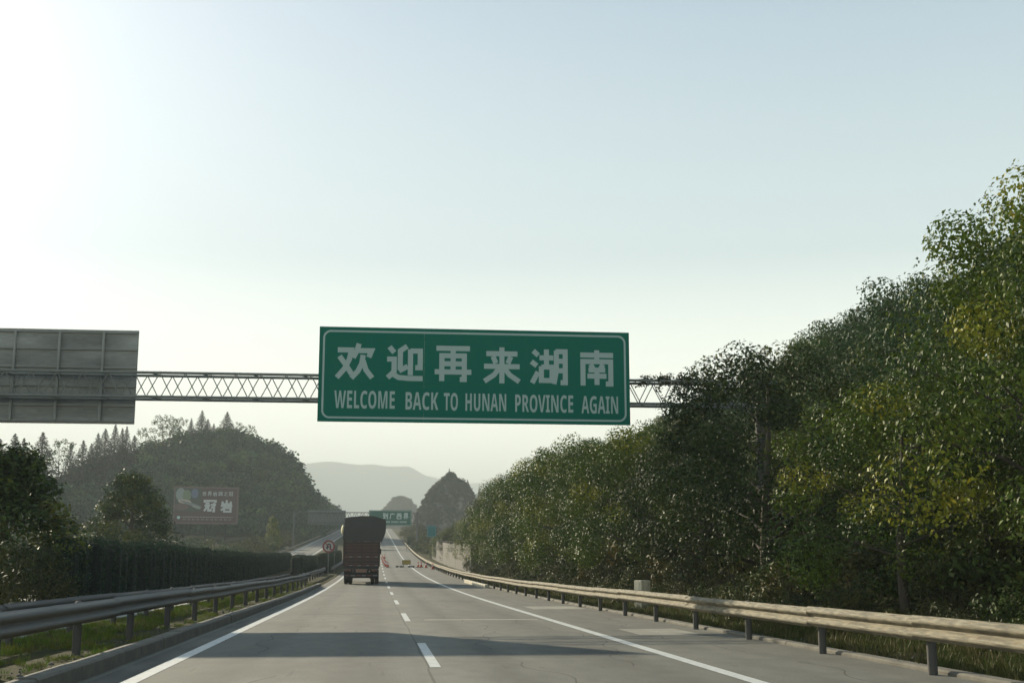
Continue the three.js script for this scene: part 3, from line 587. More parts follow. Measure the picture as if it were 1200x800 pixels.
// ---------------------------------------------------------------- right side: roadside trees
const roadGeo = [
  treeGeos(101, { clumps: 46, per: 500, h: 7.6, y0: 1.0, r: 3.1, cr: 1.0, prof: dome, lean: -0.2, cols: camphor, yellow: 0.16, len: 0.13, wid: 0.07, tr: 0.16, limbs: 16 }),
  treeGeos(102, { clumps: 46, per: 760, h: 7.4, y0: 1.3, r: 2.9, cr: 1.02, prof: dome, lean: 0.25, cols: camphor, yellow: 0.2, len: 0.105, wid: 0.058, tr: 0.15, limbs: 16 }),
  treeGeos(103, { clumps: 48, per: 480, h: 7.5, y0: 0.9, r: 3.1, cr: 1.0, prof: dome, lean: 0, cols: darkleaf, yellow: 0.1, len: 0.135, wid: 0.065, tr: 0.17, limbs: 16 }),
];
const rowGroup = 'evergreen trees in the row behind the right guardrail';
const protoRow = {};
function roadside(kind, x, d, s, turn, label, group, sx = 1) {
  const pos = [x, groundH(x, d) - 0.1, -d];
  if (!protoRow[kind]) { const t = makeTree('roadside_tree', label, 'tree', roadGeo[kind], kind === 2 ? M.leafDull : M.leafGloss, pos, turn, [s * sx, s, s * sx], group); protoRow[kind] = t; return t; }
  return copyOf(protoRow[kind], 'roadside_tree', pos, turn, [s * sx, s, s * sx], label, 'tree', group);
}
roadside(1, 11.9, 20.5, 1.0, 0.4, 'olive green tree at the far right, nearest of the roadside trees', null, 0.9);
roadside(0, 10.4, 24, 0.6, 2.1, 'low bright green leafy tree between the nearest olive tree and the big dark tree', null, 1.15);
roadside(2, 11.2, 35, 0.93, 1.2, 'big dark broad tree behind the guardrail right of the gantry end', null, 1.08);
roadside(2, 11.5, 44, 0.8, 3.3, 'dark tree with its crown against the right end of the gantry truss', null, 0.95);
roadside(0, 10.8, 51, 0.84, 0.9, 'glossy tree below the lower right corner of the welcome sign');
const ord = ['first', 'second', 'third', 'fourth', 'fifth', 'sixth', 'seventh', 'eighth', 'ninth', 'tenth'];
[[1, 11.0, 58, 0.9, 2.2, 1], [0, 10.6, 66, 0.98, 4.0, 1], [1, 11, 74, 1.0, 5.1, 0.95], [0, 11, 83, 1.02, 1.3, 1], [2, 12.5, 90, 1.0, 0.5, 1], [1, 11, 98, 1.03, 2.9, 1], [0, 11.2, 110, 1.0, 3.7, 0.95], [1, 11, 124, 0.92, 0.7, 1], [2, 12, 138, 0.85, 5.5, 1], [0, 11.5, 150, 0.72, 1.9, 1.1]].forEach(([k, x, d, s, a, w], i) => roadside(k, x, d, s, a, ord[i] + ' tree of the sunlit roadside row, counting leftward from under the welcome sign', rowGroup, w));
for (const [k, x, d, s, a] of [[1, 11.6, 166, 0.62, 1], [2, 11.2, 180, 0.6, 2], [1, 12, 196, 0.66, 3], [0, 12.5, 214, 0.6, 4], [2, 12, 236, 0.5, 5], [1, 10.1, 200, 0.5, 3.3]])
  roadside(k, x, d, s, a, 'small bushy tree growing above the grey retaining wall', 'bushy trees above the retaining wall', 1.15);

// hillside wood
const pxOf = (x, y, d) => { const v = new THREE.Vector3(x, y, -d); camera.updateMatrixWorld(); v.project(camera); return v; };
const hillSet = (per, len, wid) => [201, 202, 203, 204, 205].map((s, i) => treeGeos(s, { clumps: 30, per, h: 6.8 + (i % 3) * 0.5, y0: 1.2, r: 2.4 + 0.25 * (i % 3), cr: 1.05, prof: i % 3 === 1 ? cone : dome, lean: 0.2 * (i % 3 - 1), cols: i < 3 ? hillcols : i === 3 ? [[0.035, 0.075, 0.036], [0.05, 0.09, 0.04], [0.08, 0.11, 0.045]] : [[0.1, 0.14, 0.03], [0.14, 0.17, 0.035], [0.22, 0.21, 0.05]], yellow: 0.12, len, wid, tr: 0.13, limbs: 8 }));
const hillGeo = [...hillSet(260, 0.16, 0.09), ...hillSet(115, 0.25, 0.15)];
{
  const r = rngOf(400), protos = [];
  for (let d = 24; d < 232; d += 4.7) for (let x = 15.5; x < 40; x += 4.7) {
    const X = x + (r() - 0.5) * 3, D = d + (r() - 0.5) * 3, k = Math.floor(r() * 5) + (D > 78 ? 5 : 0), s0 = 0.62 + 0.42 * r(), a = r() * 6.28, s = Math.min(s0, ((0.53 + 0.05 * r()) * X + 1.35 - groundH(X, D)) / 8.5);
    if (s < 0.36) continue;
    if (x > 33 && r() < 0.4) continue;
    const v = pxOf(X - 2.5, groundH(X, D) + 4, D); if (v.x > 1.06) continue;
    const l = 'dense evergreen tree in the wood covering the right hillside', g = 'trees of the wood on the right hillside', pos = [X, groundH(X, D) - 0.15, -D];
    if (protos[k]) copyOf(protos[k], 'hillside_tree', pos, a, s, l, 'tree', g);
    else protos[k] = makeTree('hillside_tree', l, 'tree', hillGeo[k], M.leaf, pos, a, s, g);
  }
}
// shrubs and undergrowth behind the right guardrail
function shrubGeo(seed, n, per, rad, h, len, wid, cols) {
  const r = rngOf(seed), L = new Leaves(), st = [];
  for (let k = 0; k < n; k++) { const a = r() * 6.28, q = rad * Math.sqrt(r()) * 0.8, y = h * (0.25 + 0.65 * r()) * (1 - 0.45 * (q / rad) ** 2); clump(L, r, Math.cos(a) * q, y, Math.sin(a) * q, 0.3 * rad * (0.7 + 0.6 * r()), per, len, wid, cols[Math.floor(r() * cols.length)], 0.8, 0.1); if (k % 3 === 0) st.push(rod([Math.cos(a) * q * 0.2, 0, Math.sin(a) * q * 0.2], [Math.cos(a) * q, y, Math.sin(a) * q], 0.02, 5, 0.008)); }
  return { stem: mergeGeometries(st), foliage: L.geo() };
}
const drycols = [[0.09, 0.1, 0.03], [0.06, 0.08, 0.025], [0.14, 0.12, 0.045]];
const shrubs = [shrubGeo(301, 22, 60, 0.95, 1.5, 0.12, 0.055, drycols), shrubGeo(302, 20, 60, 0.9, 1.1, 0.11, 0.05, [[0.05, 0.075, 0.02], [0.08, 0.11, 0.03]]), shrubGeo(303, 26, 60, 1.1, 2.0, 0.13, 0.05, [[0.1, 0.1, 0.035], [0.05, 0.06, 0.025]])];
const shrubProto = [];
function shrub(k, x, d, s, a, label, group, sy = 1) {
  const pos = [x, groundH(x, d) - 0.05, -d];
  if (shrubProto[k]) return copyOf(shrubProto[k], 'shrub', pos, a, [s, s * sy, s], label, 'shrub', group);
  const t = thing('shrub', label, 'shrub', pos, a, group); t.scale.set(s, s * sy, s); part(t, 'stem', shrubs[k].stem, M.bark); part(t, 'foliage', shrubs[k].foliage, M.leaf); shrubProto[k] = t; return t;
}
{
  const r = rngOf(515);
  for (let d = 16; d < 128; d += 2.3 + d * 0.018) { const k = Math.floor(r() * 3); shrub(k, 9.2 + 1.5 * r(), d + r(), 0.6 + 0.5 * r(), r() * 6, 'undergrowth shrub at the foot of the trees behind the right guardrail', 'undergrowth shrubs behind the right guardrail'); }
  for (let d = 12; d < 62; d += 1.6) { const k = Math.floor(r() * 3); if (d > 31 && d < 40) continue; shrub(k, 8.3 + 0.9 * r(), d + r(), 0.42 + 0.35 * r(), r() * 6, 'low verge bush close behind the right guardrail', 'low bushes close behind the right guardrail'); }
  for (let d = 15; d < 70; d += 1.5) { const k = Math.floor(r() * 3); shrub(k, 10.4 + 3.4 * r(), d + r(), 1.1 + 0.9 * r(), r() * 6, 'tall leafy shrub in the shade between the roadside trees and the hillside', 'tall shrubs in the shade under the roadside trees'); }
  for (const [x, d] of [[-9.6, 27], [-10.2, 30], [-9.7, 33], [-10.5, 35.5], [-10, 38.5], [-10.6, 41]]) shrub(2, x, d, 1.0 + 0.2 * r(), r() * 6, 'dark dense shrub under the conical tree at the far left, before the hedge begins', 'shrubs under the far left tree');
  for (let d = 225; d < 420; d += 9) { const k = Math.floor(r() * 3); shrub(k, 9.3 + 3 * r(), d, 1.7 + 1.4 * r(), r() * 6, 'roadside shrub along the far right guardrail below the rocky hill', 'shrubs along the far right guardrail'); }
  for (let d = 215; d < 420; d += 8) { const k = Math.floor(r() * 3); shrub(k, -19.5 - 5 * r(), d, 1.3 + 1.3 * r(), r() * 6, 'shrub beside the opposite carriageway at the foot of the left hill', 'shrubs at the foot of the left hill'); }
}
// grass: countless blades
function grassGeo(seed, n, hgt) {
  const r = rngOf(seed), L = new Leaves();
  for (let k = 0; k < n; k++) { unit(r, V); V.y *= 0.25; V.normalize(); T.set((r() - 0.5) * 0.9, 1, (r() - 0.5) * 0.9).normalize(); V.addScaledVector(T, -V.dot(T)).normalize(); const j = 0.7 + 0.6 * r(); L.add((r() - 0.5) * 0.4, 0, (r() - 0.5) * 0.4, V, T, hgt * (0.5 + 0.6 * r()), 0.018, [j, j, j]); }
  return L.geo();
}
function grass(name, label, seed, count, geo, place, colf) {
  const m = shade(new THREE.InstancedMesh(geo, M.leaf, count)), r = rngOf(seed), o = new THREE.Object3D(), c = new THREE.Color();
  for (let k = 0; k < count; k++) { const [x, d, s] = place(r); o.position.set(x, groundH(x, d), -d); o.rotation.set(0, r() * 6.28, 0); o.scale.setScalar(s); o.updateMatrix(); m.setMatrixAt(k, o.matrix); colf(r, c, x, d); m.setColorAt(k, c); }
  m.name = numbered(name); tag(m, label, 'grass', null, 'stuff'); scene.add(m); return m;
}
const gg = grassGeo(611, 34, 0.34);
grass('median_grass', 'bright green grass growing in the median behind the left guardrail', 21, 5200, gg, (r) => { let x, d; do { x = -3.9 - 2.35 * r(); d = 8 + 84 * Math.pow(r(), 1.5); } while (N(x * 1.1, d * 0.5, 3) + 0.5 * N(x * 3, d * 2, 5) + (x < -4.7 ? 0.35 : -0.12) < 0.3 * r()); return [x, d, 0.14 + 0.42 * r() * r()]; }, (r, c) => (r() < 0.22 ? c.setRGB(0.2, 0.18, 0.08) : c.setRGB(0.12 + 0.08 * r(), 0.17 + 0.07 * r(), 0.03)));
grass('verge_grass', 'dry grass on the verge behind the right guardrail', 22, 5200, gg, (r) => [7.6 + 2.6 * r(), 10 + 110 * Math.pow(r(), 1.5), 0.3 + 0.55 * r()], (r, c) => (r() < 0.3 ? c.setRGB(0.17, 0.14, 0.065) : c.setRGB(0.08 + 0.04 * r(), 0.1 + 0.03 * r(), 0.03)));
{ // loose stones along the right verge
  const g = new THREE.IcosahedronGeometry(1, 1), p = g.attributes.position; for (let i = 0; i < p.count; i++) { const k = 1 + 0.25 * N(p.getX(i) * 2, p.getY(i) * 2, p.getZ(i) * 2); p.setXYZ(i, p.getX(i) * k, p.getY(i) * k * 0.7, p.getZ(i) * k); } g.computeVertexNormals();
  const m = shade(new THREE.InstancedMesh(g, std([0.09, 0.085, 0.07], 0.95), 2600)), r = rngOf(23), o = new THREE.Object3D();
  for (let k = 0; k < 2600; k++) { const left = r() < 0.4, x = left ? -3.85 - 0.6 * r() : 7.55 + 0.8 * r(), d = 8 + 70 * r(); o.position.set(x, groundH(x, d) + 0.005, -d); o.rotation.set(r() * 3, r() * 6, 0); o.scale.setScalar(0.01 + 0.045 * r() * r() * r()); o.updateMatrix(); m.setMatrixAt(k, o.matrix); }
  m.name = 'loose_stones'; tag(m, 'loose grey stones and rubble along the verges', 'stones', null, 'stuff'); scene.add(m);
}

// ---------------------------------------------------------------- left side: hedges and trees
function hedgeUnit(seed, w, h, d, n) {
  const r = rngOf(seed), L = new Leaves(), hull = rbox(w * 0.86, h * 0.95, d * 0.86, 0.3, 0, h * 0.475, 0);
  for (let k = 0; k < n; k++) {
    const a = r() * 6.28, y = h * r(), top = r() < 0.2, s = top ? Math.sqrt(r()) : 1, sq = (c) => Math.sign(c) * Math.pow(Math.abs(c), 0.6);
    const round = y > h * 0.85 ? Math.sqrt(Math.max(0, 1 - ((y - h * 0.85) / (h * 0.17)) ** 2)) : 1;
    const x = sq(Math.cos(a)) * w / 2 * s * (top ? 0.9 : round), z = sq(Math.sin(a)) * d / 2 * s * (top ? 0.9 : round), yy = top ? h * (0.96 + 0.1 * r() * r()) : y;
    V.set(Math.cos(a), top ? 1.5 : 0.3, Math.sin(a)); unit(r, Q); V.addScaledVector(Q, 0.8).normalize(); unit(r, T); T.y += 0.7; T.addScaledVector(V, -T.dot(V)).normalize();
    const j = 0.7 + 0.6 * r(); L.add(x, yy, z, V, T, 0.13, 0.05, [0.032 * j, 0.062 * j, 0.042 * j]);
  }
  return { hull, leaves: L.geo() };
}
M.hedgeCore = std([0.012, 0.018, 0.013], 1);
{
  const us = [hedgeUnit(701, 1.25, 2.3, 1.2, 1500), hedgeUnit(702, 1.2, 2.25, 1.15, 1500)];
  const protos = [], r = rngOf(70);
  let d = 43;
  for (let k = 0; d < 56; k++, d += 1.8) {
    const q = k % 2, pos = [-10.4 + 0.1 * r(), groundH(-10.4, d) - 0.03, -d], s = [0.95, 0.9 + 0.1 * r(), 0.95], l = 'round-topped clipped dark evergreen at the near end of the median hedge', g = 'clipped evergreens at the near end of the hedge';
    if (protos[q]) copyOf(protos[q], 'clipped_evergreen', pos, r() * 6, s, l, 'clipped shrub', g);
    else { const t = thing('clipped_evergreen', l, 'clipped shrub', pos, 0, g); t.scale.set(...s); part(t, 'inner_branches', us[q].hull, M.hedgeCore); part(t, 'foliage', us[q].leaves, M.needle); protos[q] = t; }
  }
  const hedge = (label, x, d0, d1, sy, sy1) => {
    const h = thing('clipped_hedge', label, 'hedge', [x, elev(d0) + 0.1, -d0]); const fol = [], core = [];
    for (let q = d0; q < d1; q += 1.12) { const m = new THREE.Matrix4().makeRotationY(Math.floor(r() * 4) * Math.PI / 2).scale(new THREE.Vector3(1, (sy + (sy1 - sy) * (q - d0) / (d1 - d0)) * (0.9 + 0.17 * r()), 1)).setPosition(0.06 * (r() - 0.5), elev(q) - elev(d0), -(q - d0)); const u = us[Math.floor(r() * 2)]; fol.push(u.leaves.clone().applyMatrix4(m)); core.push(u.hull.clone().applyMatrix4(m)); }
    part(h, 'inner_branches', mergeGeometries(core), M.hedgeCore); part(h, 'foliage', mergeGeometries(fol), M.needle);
  };
  hedge('long clipped dark green hedge in the median behind two guardrails', -10.4, 56, 152, 0.98, 0.74);
  hedge('short clipped dark hedge block between the long hedge and the no U-turn sign', -7.2, 118, 158, 0.76, 0.6);
  hedge('low dark clipped hedge in the median beyond the no U-turn sign beside the lorry', -5.3, 128, 178, 0.8, 0.75);
}
{
  const g1 = treeGeos(801, { clumps: 80, per: 210, h: 5.2, y0: 0.5, r: 2.1, cr: 0.6, prof: cone, lean: 0, cols: darkleaf, yellow: 0.18, len: 0.15, wid: 0.075, tr: 0.12, limbs: 12, tpow: 1 });
  makeTree('median_tree', 'dark conical tree at the left edge behind the near hedge', 'tree', g1, M.leafGloss, [-12.2, groundH(-11, 43) - 0.1, -43], 0.3, [1.35, 0.98, 1.35]);
  const g2 = treeGeos(802, { clumps: 110, per: 200, h: 8.4, y0: 0.5, r: 3.9, cr: 0.9, prof: (t) => cone(t) * 0.98, lean: 0, cols: darkleaf, yellow: 0.22, len: 0.2, wid: 0.11, tr: 0.16, limbs: 14, tpow: 1 });
  makeTree('conical_tree', 'broad conical sunlit tree rising behind the hedge left of the billboard', 'tree', g2, M.leafGloss, [-20.2, groundH(-20.2, 106) - 0.1, -106], 1.0, [1.22, 1, 1.22]);
  const g3 = treeGeos(803, { clumps: 60, per: 60, h: 6.5, y0: 0.8, r: 2.0, cr: 0.7, prof: cone, lean: 0, cols: camphor, yellow: 0.4, len: 0.3, wid: 0.16, tr: 0.12, limbs: 8, tpow: 1 });
  makeTree('small_tree', 'small yellowish tree among shrubs right of the billboard', 'tree', g3, M.leaf, [-20.8, groundH(-20.8, 258) - 0.1, -258], 0);
}

// ---------------------------------------------------------------- far hills
const bushGeo = (() => { const r = rngOf(901), L = new Leaves(); for (let k = 0; k < 7; k++) { unit(r, Q); const a = Q.x, b = Math.abs(Q.y), c = Q.z; clump(L, r, a * 0.6, 0.35 + b * 0.55, c * 0.6, 0.5, 26, 0.3, 0.2, [1, 1, 1], 0.8, 0.2); } return L.geo(); })();
function cover(name, label, seed, count, place, scl, cols) {
  const m = shade(new THREE.InstancedMesh(bushGeo, M.leaf, count)), r = rngOf(seed), o = new THREE.Object3D(), c = new THREE.Color();
  for (let k = 0; k < count; k++) { const [x, y, z] = place(r); o.position.set(x, y, z); o.rotation.set((r() - 0.5) * 0.5, r() * 6.28, (r() - 0.5) * 0.5); const s = scl[0] + (scl[1] - scl[0]) * r() * r(); o.scale.set(s, s * (0.8 + 0.5 * r()), s); o.updateMatrix(); m.setMatrixAt(k, o.matrix); const q = cols[Math.floor(r() * cols.length)], j = 0.8 + 0.4 * r(); c.setRGB(q[0] * j, q[1] * j, q[2] * j); m.setColorAt(k, c); }
  m.name = numbered(name); tag(m, label, 'woodland', null, 'stuff'); scene.add(m);
}
const rdg = [[-210, 330, 18], [-98, 335, 20.5], [-88, 345, 21.5], [-77, 358, 27], [-70, 370, 31.5], [-62, 382, 36], [-47, 400, 40.5], [-38, 420, 36], [-32, 450, 28], [-26.5, 520, 24.5], [-24, 600, 26.5], [-24, 690, 29], [-25, 780, 31]];
function leftHill(x, d) {
  let best = -50;
  for (let i = 0; i < rdg.length - 1; i++) {
    const [ax, ad, ah] = rdg[i], [bx, bd, bh] = rdg[i + 1], vx = bx - ax, vd = bd - ad; let t = ((x - ax) * vx + (d - ad) * vd) / (vx * vx + vd * vd); t = Math.max(0, Math.min(1, t));
    const dist = Math.hypot(x - ax - t * vx, d - ad - t * vd), ph = ah + (bh - ah) * t; best = Math.max(best, ph - (Math.sqrt(dist * dist + 36) - 6) * (0.62 + 0.1 * N(x * 0.02, d * 0.02)));
  }
  const lim = -18.5 - x; best += 2.2 * N(x * 0.035, d * 0.035, 2) + 1.8 * N(x * 0.08, d * 0.08) + 1.0 * N(x * 0.2, d * 0.2);
  return Math.min(best, elev(d) + 0.2 + Math.max(-2, lim * 2.6)) ;
}
function heightMesh(x0, x1, nx, d0, d1, nd, f) {
  const p = [], ix = [], uv = [];
  for (let j = 0; j <= nd; j++) for (let i = 0; i <= nx; i++) { const x = x0 + (x1 - x0) * i / nx, d = d0 + (d1 - d0) * j / nd; p.push(x, f(x, d), -d); uv.push(x / 9, d / 9); }
  for (let j = 0; j < nd; j++) for (let i = 0; i < nx; i++) { const a = j * (nx + 1) + i; ix.push(a, a + 1, a + nx + 1, a + 1, a + nx + 2, a + nx + 1); }
  const g = new THREE.BufferGeometry(); g.setAttribute('position', new THREE.Float32BufferAttribute(p, 3)); g.setAttribute('uv', new THREE.Float32BufferAttribute(uv, 2)); g.setIndex(ix); g.computeVertexNormals(); return g;
}
M.hill = new THREE.MeshPhysicalMaterial({ color: rgb(0.6, 0.75, 0.65), roughness: 1, specularIntensity: 0.1, map: groundTex });
struct('left_hill', heightMesh(-230, -17.8, 100, 240, 800, 150, (x, d) => Math.max(leftHill(x, d), groundH(x, d) - 1.5)), M.hill);
cover('hill_woodland', 'bushes and low trees covering the left hill', 903, 8500, (r) => { let x, d; do { x = -18 - 190 * r(); d = 262 + 500 * Math.pow(r(), 1.3); } while (leftHill(x, d) < groundH(x, d) + 0.3 || (x > -44 && x < -36 && d < 304)); return [x, leftHill(x, d) - 0.4, -d]; }, [1.0, 4.4], [[0.025, 0.07, 0.035], [0.045, 0.1, 0.045], [0.08, 0.125, 0.04], [0.02, 0.055, 0.03]]);
cover('roadside_scrub', 'low scrub on the ground at the foot of the left hill', 904, 1700, (r) => { const d = 150 + 150 * r(), x = -20 - 75 * r(); return [x, groundH(x, d) - 0.3, -d]; }, [0.5, 1.5], [[0.05, 0.085, 0.035], [0.07, 0.1, 0.04], [0.11, 0.115, 0.045]]);
// ridge trees
const cypG = (() => { const r = rngOf(905), L = new Leaves(); for (let k = 0; k < 60; k++) { const t = k / 60, a = k * 2.4, R = 1.7 * Math.min(1, 0.7 + 3 * t) * (1 - t); clump(L, r, Math.cos(a) * R * 0.6, 0.5 + t * 6.6, Math.sin(a) * R * 0.6, 0.03 + 0.45 * R, 46, 0.3 * (1.1 - 0.8 * t), 0.14 * (1.1 - 0.8 * t), [0.022, 0.036, 0.02], 1.3, -0.7); } return { trunk: rod([0, -0.6, 0], [0, 6.2, 0], 0.13, 6, 0.03), limbs: null, crown: L.geo() }; })();
let cypP = null;
function cypress(x, y, d, h, w, label, group) {
  const s = h / 7;
  if (cypP) return copyOf(cypP, 'cypress_tree', [x, y, -d], x * 7, [s * w, s, s * w], label, 'tree', group);
  return (cypP = makeTree('cypress_tree', label, 'tree', cypG, M.needle, [x, y, -d], 0, [s * w, s, s * w], group));
}
const ray = (px, y, d) => [(px - 440) / 1480 * d, (665 - y) / 1480 * d + 1.35];   // measured bearing and rise at a distance
for (const [px, top, d, w] of [[8, 520, 335, 1.2], [24, 514, 337, 1.4], [34, 519, 338, 1.2], [55, 512, 341, 1.5], [87, 525, 345, 1], [101, 521, 348, 1.3], [110, 524, 350, 1], [117, 512, 352, 1.1], [125, 507, 354, 1.3], [136, 502, 356, 1], [144, 506, 359, 0.9], [149, 504, 360, 0.9], [158, 514, 363, 1.2], [222, 493, 386, 1], [234, 484, 391, 1.3], [241, 494, 392, 1.5], [263, 485, 400, 1.6], [248, 499, 396, 1.2]]) {
  const [x, h] = ray(px, top, d), g = leftHill(x, d) - 0.6; cypress(x, g, d, Math.max(3, h - g), w * 1.3, 'dark pointed cypress on the ridge of the left hill', 'cypresses on the ridge of the left hill');
}
const thinG = treeGeos(911, { clumps: 22, per: 26, h: 6.5, y0: 2.6, r: 2.3, cr: 0.55, prof: dome, lean: 0.3, cols: hillcols, yellow: 0.2, len: 0.3, wid: 0.16, tr: 0.1, limbs: 14 });
let thinP = null;
for (const [px, top, d] of [[73, 517, 344], [190, 487, 376], [199, 492, 378], [207, 491, 381], [275, 496, 405], [288, 499, 411], [172, 503, 370]]) {
  const [x, h] = ray(px, top, d), g = leftHill(x, d) - 0.4, s = Math.max(0.5, (h - g) / 6.8), l = 'thin open-crowned tree standing on the ridge of the left hill', gr = 'open-crowned trees on the left ridge';
  if (thinP) copyOf(thinP, 'ridge_tree', [x, g, -d], px, s, l, 'tree', gr); else thinP = makeTree('ridge_tree', l, 'tree', thinG, M.leaf, [x, g, -d], 0, s, gr);
}
// billboard on the hill's foot
{
  const D = 300, [x, y1] = ray(243, 574.5, D), [, y0] = ray(243, 614, D), h = y1 - y0, w = 70 / 1480 * D * 1.0;
  const tx = canvasTex(1024, 586, (c, cw, ch) => {
    c.fillStyle = '#473534'; c.fillRect(0, 0, cw, ch); c.fillStyle = '#39423d'; c.fillRect(0, 0, 430, 400);
    const blob = (x, y, a, b, col, rot = 0) => { c.fillStyle = col; c.beginPath(); c.ellipse(x, y, a, b, rot, 0, 7); c.fill(); };
    blob(90, 110, 80, 110, '#7a8685'); blob(190, 130, 70, 100, '#66775f'); blob(320, 90, 60, 80, '#56647a'); blob(160, 230, 110, 34, '#a89a90', 0.1); blob(260, 270, 190, 24, '#6f7875', 0.3); blob(350, 320, 80, 22, '#808985', 0.35); blob(110, 320, 120, 60, '#5d4c48');
    c.strokeStyle = '#aeb4b4'; glyph(c, '冠', 470, 190, 215, 215, 36); glyph(c, '岩', 745, 190, 215, 215, 36);
    c.strokeStyle = '#96a0a0'; [...'世界岩洞之冠'].forEach((k, i) => glyph(c, k, 440 + i * 88, 50, 76, 80, 10));
    c.fillStyle = '#c9c2c2'; blob(70, 500, 28, 28, '#9fc0be'); c.fillStyle = '#857f7f'; const r = rngOf(8); for (let k = 0; k < 34; k++) { c.fillRect(120 + k * 25, 480, 15 + 4 * r(), 20); if (k % 3) c.fillRect(120 + k * 25, 520, 12 + 5 * r(), 22); }
  });
  const b = thing('billboard', 'large faded red billboard with two big white characters at the foot of the left hill', 'billboard', [x, 0, -D], 0.14);
  part(b, 'poster_panel', sheetGeo(w, h, 0, 1, 0, 1, 0, 0.12), std([0.9, 0.9, 0.9], 0.7, 0, { map: tx })).position.y = (y0 + y1) / 2;
  part(b, 'frame', mergeGeometries([box(w + 0.5, 0.3, 0.4, 0, y1 + 0.16, -0.1), box(w + 0.5, 0.3, 0.4, 0, y0 - 0.16, -0.1), box(0.3, h, 0.4, -w / 2 - 0.16, (y0 + y1) / 2, -0.1), box(0.3, h, 0.4, w / 2 + 0.16, (y0 + y1) / 2, -0.1)]), std([0.12, 0.08, 0.08], 0.8));
  for (const s of [-0.33, 0, 0.33]) { const gy = groundH(x, D) - 0.5; part(b, 'post', rod([s * w, gy, -0.45], [s * w, y1, -0.45], 0.22, 10), M.hedgeCore); }
}
// rocky karst hill on the right of the road
function lathHill(name, cx, d, prof, mat, amp, seed) {
  const nA = 72, nR = 60, p = [], ix = [], at = [];
  for (let j = 0; j <= nR; j++) {
    const t = j / nR * (prof.length - 1), i = Math.min(prof.length - 2, Math.floor(t)), f = t - i, R = prof[i][0] + (prof[i + 1][0] - prof[i][0]) * f, y = prof[i][1] + (prof[i + 1][1] - prof[i][1]) * f;
    for (let a = 0; a <= nA; a++) {
      const q = (a % nA) / nA * 6.2832, nx = Math.cos(q), nz = Math.sin(q), k = 1 + amp * (N(nx * 2 + seed, y * 0.1, nz * 2) + 0.5 * N(nx * 5, y * 0.25 + seed, nz * 5));
      p.push(cx + R * nx * k, y + amp * 4 * N(nx * R * 0.2, seed, nz * R * 0.2), -d + R * nz * k); at.push([cx + R * nx * k, y, -d + R * nz * k]);
    }
  }
  for (let j = 0; j < nR; j++) for (let a = 0; a < nA; a++) { const o = j * (nA + 1) + a; ix.push(o, o + nA + 1, o + 1, o + 1, o + nA + 1, o + nA + 2); }
  const g = new THREE.BufferGeometry(); g.setAttribute('position', new THREE.Float32BufferAttribute(p, 3)); g.setIndex(ix); g.computeVertexNormals(); struct(name, g, mat); return at;
}
M.rock = std([0.13, 0.13, 0.115], 0.95, 0, { bumpMap: bumpTex, bumpScale: 0.3 });
{
  const D = 500, [cx] = ray(527, 600, D);
  const at = lathHill('karst_hill', cx, D, [[0.1, 38.4], [1.5, 36.8], [4.2, 34.8], [6.4, 33.2], [8.6, 29.8], [10.2, 26.4], [12.2, 22], [13.2, 19], [14.8, 14], [17, 8]], M.rock, 0.2, 3);
  cover('karst_woodland', 'bushes clinging to the steep rocky hill right of the road', 905, 3200, (r) => { let q; do { q = at[Math.floor(Math.pow(r(), 0.8) * at.length)]; } while (q[2] < -D - 4); return [q[0] + (r() - 0.5), q[1] - 0.9, q[2] + (r() - 0.5)]; }, [0.6, 1.8], [[0.035, 0.065, 0.04], [0.05, 0.08, 0.045], [0.07, 0.08, 0.05]]);
  for (const [px, top, w, foot] of [[525, 549, 0.9, 560], [547, 562, 1, 578], [561, 573, 1.1, 598], [537, 560.5, 1.2, 568], [516, 563, 1.2, 571], [552, 572, 1, 584]]) { const [x, h] = ray(px, top, D), [, f] = ray(px, foot, D); cypress(x, f - 1, D - 0.5, h - f + 1, w * 1.25, 'small dark cypress on the steep rocky hill beyond the right guardrail', 'cypresses on the steep rocky hill'); }
  const D2 = 1100, [c2] = ray(468, 600, D2);
  const at2 = lathHill('round_hill', c2, D2, [[0.1, 61], [4, 60], [8, 57.5], [12, 53], [15, 48], [17, 42], [19, 34], [22, 24], [26, 14]], M.hill, 0.08, 8);
  cover('round_hill_woodland', 'trees covering the small rounded hill straight ahead', 906, 900, (r) => { const q = at2[Math.floor(Math.pow(r(), 0.8) * at2.length)]; return [q[0], q[1] - 0.8, q[2]]; }, [1.4, 3.4], [[0.03, 0.045, 0.022], [0.045, 0.05, 0.025]]);
}
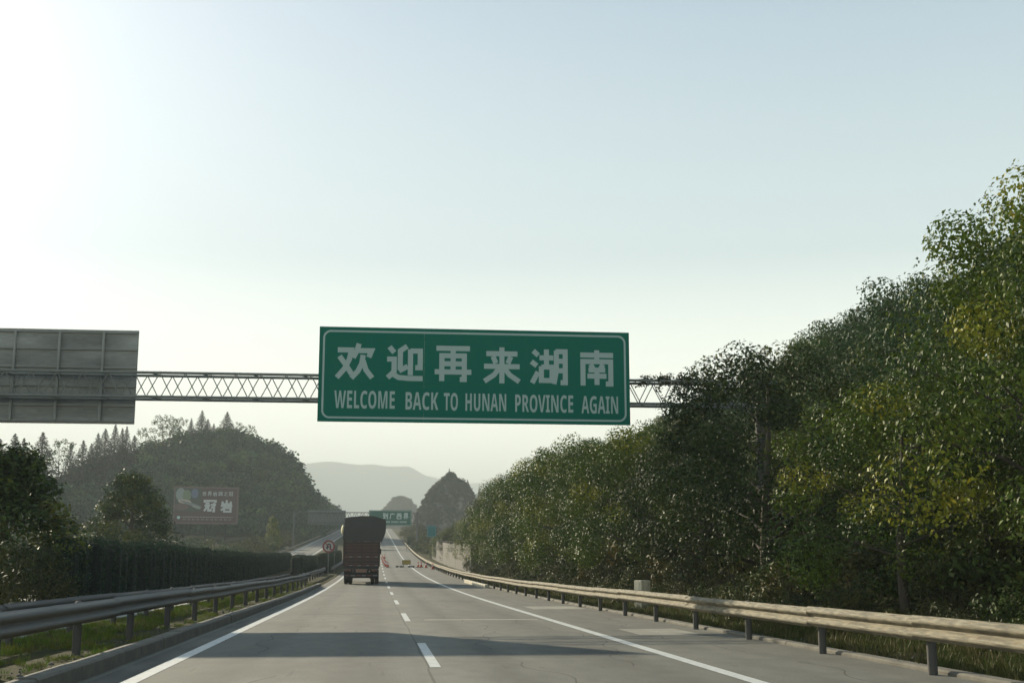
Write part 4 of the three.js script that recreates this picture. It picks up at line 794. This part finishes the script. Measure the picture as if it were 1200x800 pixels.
// bare saplings against the sky behind the roadside row
{
  const r = rngOf(931); let proto = null;
  for (const [px, top, d] of [[556, 585, 190], [571, 572, 178], [578, 566, 172], [586, 560, 168], [594, 566, 160], [604, 556, 156]]) {
    const [x, h] = ray(px, top, d), g = groundH(x, d), hh = h - g, l = 'bare thin sapling showing against the sky behind the roadside trees', gr = 'bare saplings behind the roadside trees';
    if (proto) { copyOf(proto, 'bare_sapling', [x, g, -d], px, [1, hh / 9, 1], l, 'tree', gr); continue; }
    proto = thing('bare_sapling', l, 'tree', [x, g, -d], 0, gr); proto.scale.set(1, hh / 9, 1);
    part(proto, 'trunk', rod([0, -0.2, 0], [0.15, 9, 0], 0.07, 6, 0.012), M.bark);
    const tw = []; for (let k = 0; k < 26; k++) { const y = 3 + 5.5 * r(), a = r() * 6.28, l2 = 0.5 + 0.9 * r(); tw.push(rod([0.1, y, 0], [0.1 + Math.cos(a) * l2 * 0.5, y + l2, Math.sin(a) * l2 * 0.5], 0.018, 4, 0.006)); }
    part(proto, 'twigs', mergeGeometries(tw), M.bark);
  }
}
// blue mountains
{
  const mt = (name, D, prof, depth, seed) => {
    const at = (px) => { for (let i = 0; i < prof.length - 1; i++) if (px <= prof[i + 1][0]) { const f = (px - prof[i][0]) / (prof[i + 1][0] - prof[i][0]), s = f * f * (3 - 2 * f); return prof[i][1] + (prof[i + 1][1] - prof[i][1]) * s; } return prof[prof.length - 1][1]; };
    const x0 = (prof[0][0] - 440) / 1480 * D, x1 = (prof[prof.length - 1][0] - 440) / 1480 * D;
    struct(name, heightMesh(x0, x1, 220, D - depth, D + depth, 30, (x, d) => { const px = x / D * 1480 + 440, h = (665 - at(px)) / 1480 * D, w = (d - D) / depth; return h * Math.pow(Math.max(0, 1 - Math.abs(w) ** 1.4), 1.1) + (1 - w * w) * (D * 0.003) * (N(x * 0.004, d * 0.004, seed) + 0.5 * N(x * 0.012, d * 0.012, seed)) - 3; }), M.hill);
  };
  mt('mountain_range', 5200, [[-300, 600], [0, 570], [200, 560], [330, 549], [385, 541], [430, 545], [470, 546], [500, 557], [530, 563], [580, 600], [640, 650]], 700, 1);
  mt('mountain_range_far', 6600, [[380, 640], [480, 590], [560, 563], [600, 553], [660, 551], [760, 560], [900, 580], [1200, 600]], 700, 5);
}

// ---------------------------------------------------------------- renderer
const renderer = new THREE.WebGLRenderer({ antialias: true });
renderer.setSize(W, H);
renderer.shadowMap.enabled = true;
renderer.shadowMap.type = THREE.PCFSoftShadowMap;
renderer.toneMapping = THREE.LinearToneMapping;
renderer.toneMappingExposure = EXPOSURE;
renderer.outputColorSpace = THREE.SRGBColorSpace;
renderer.render(scene, camera);
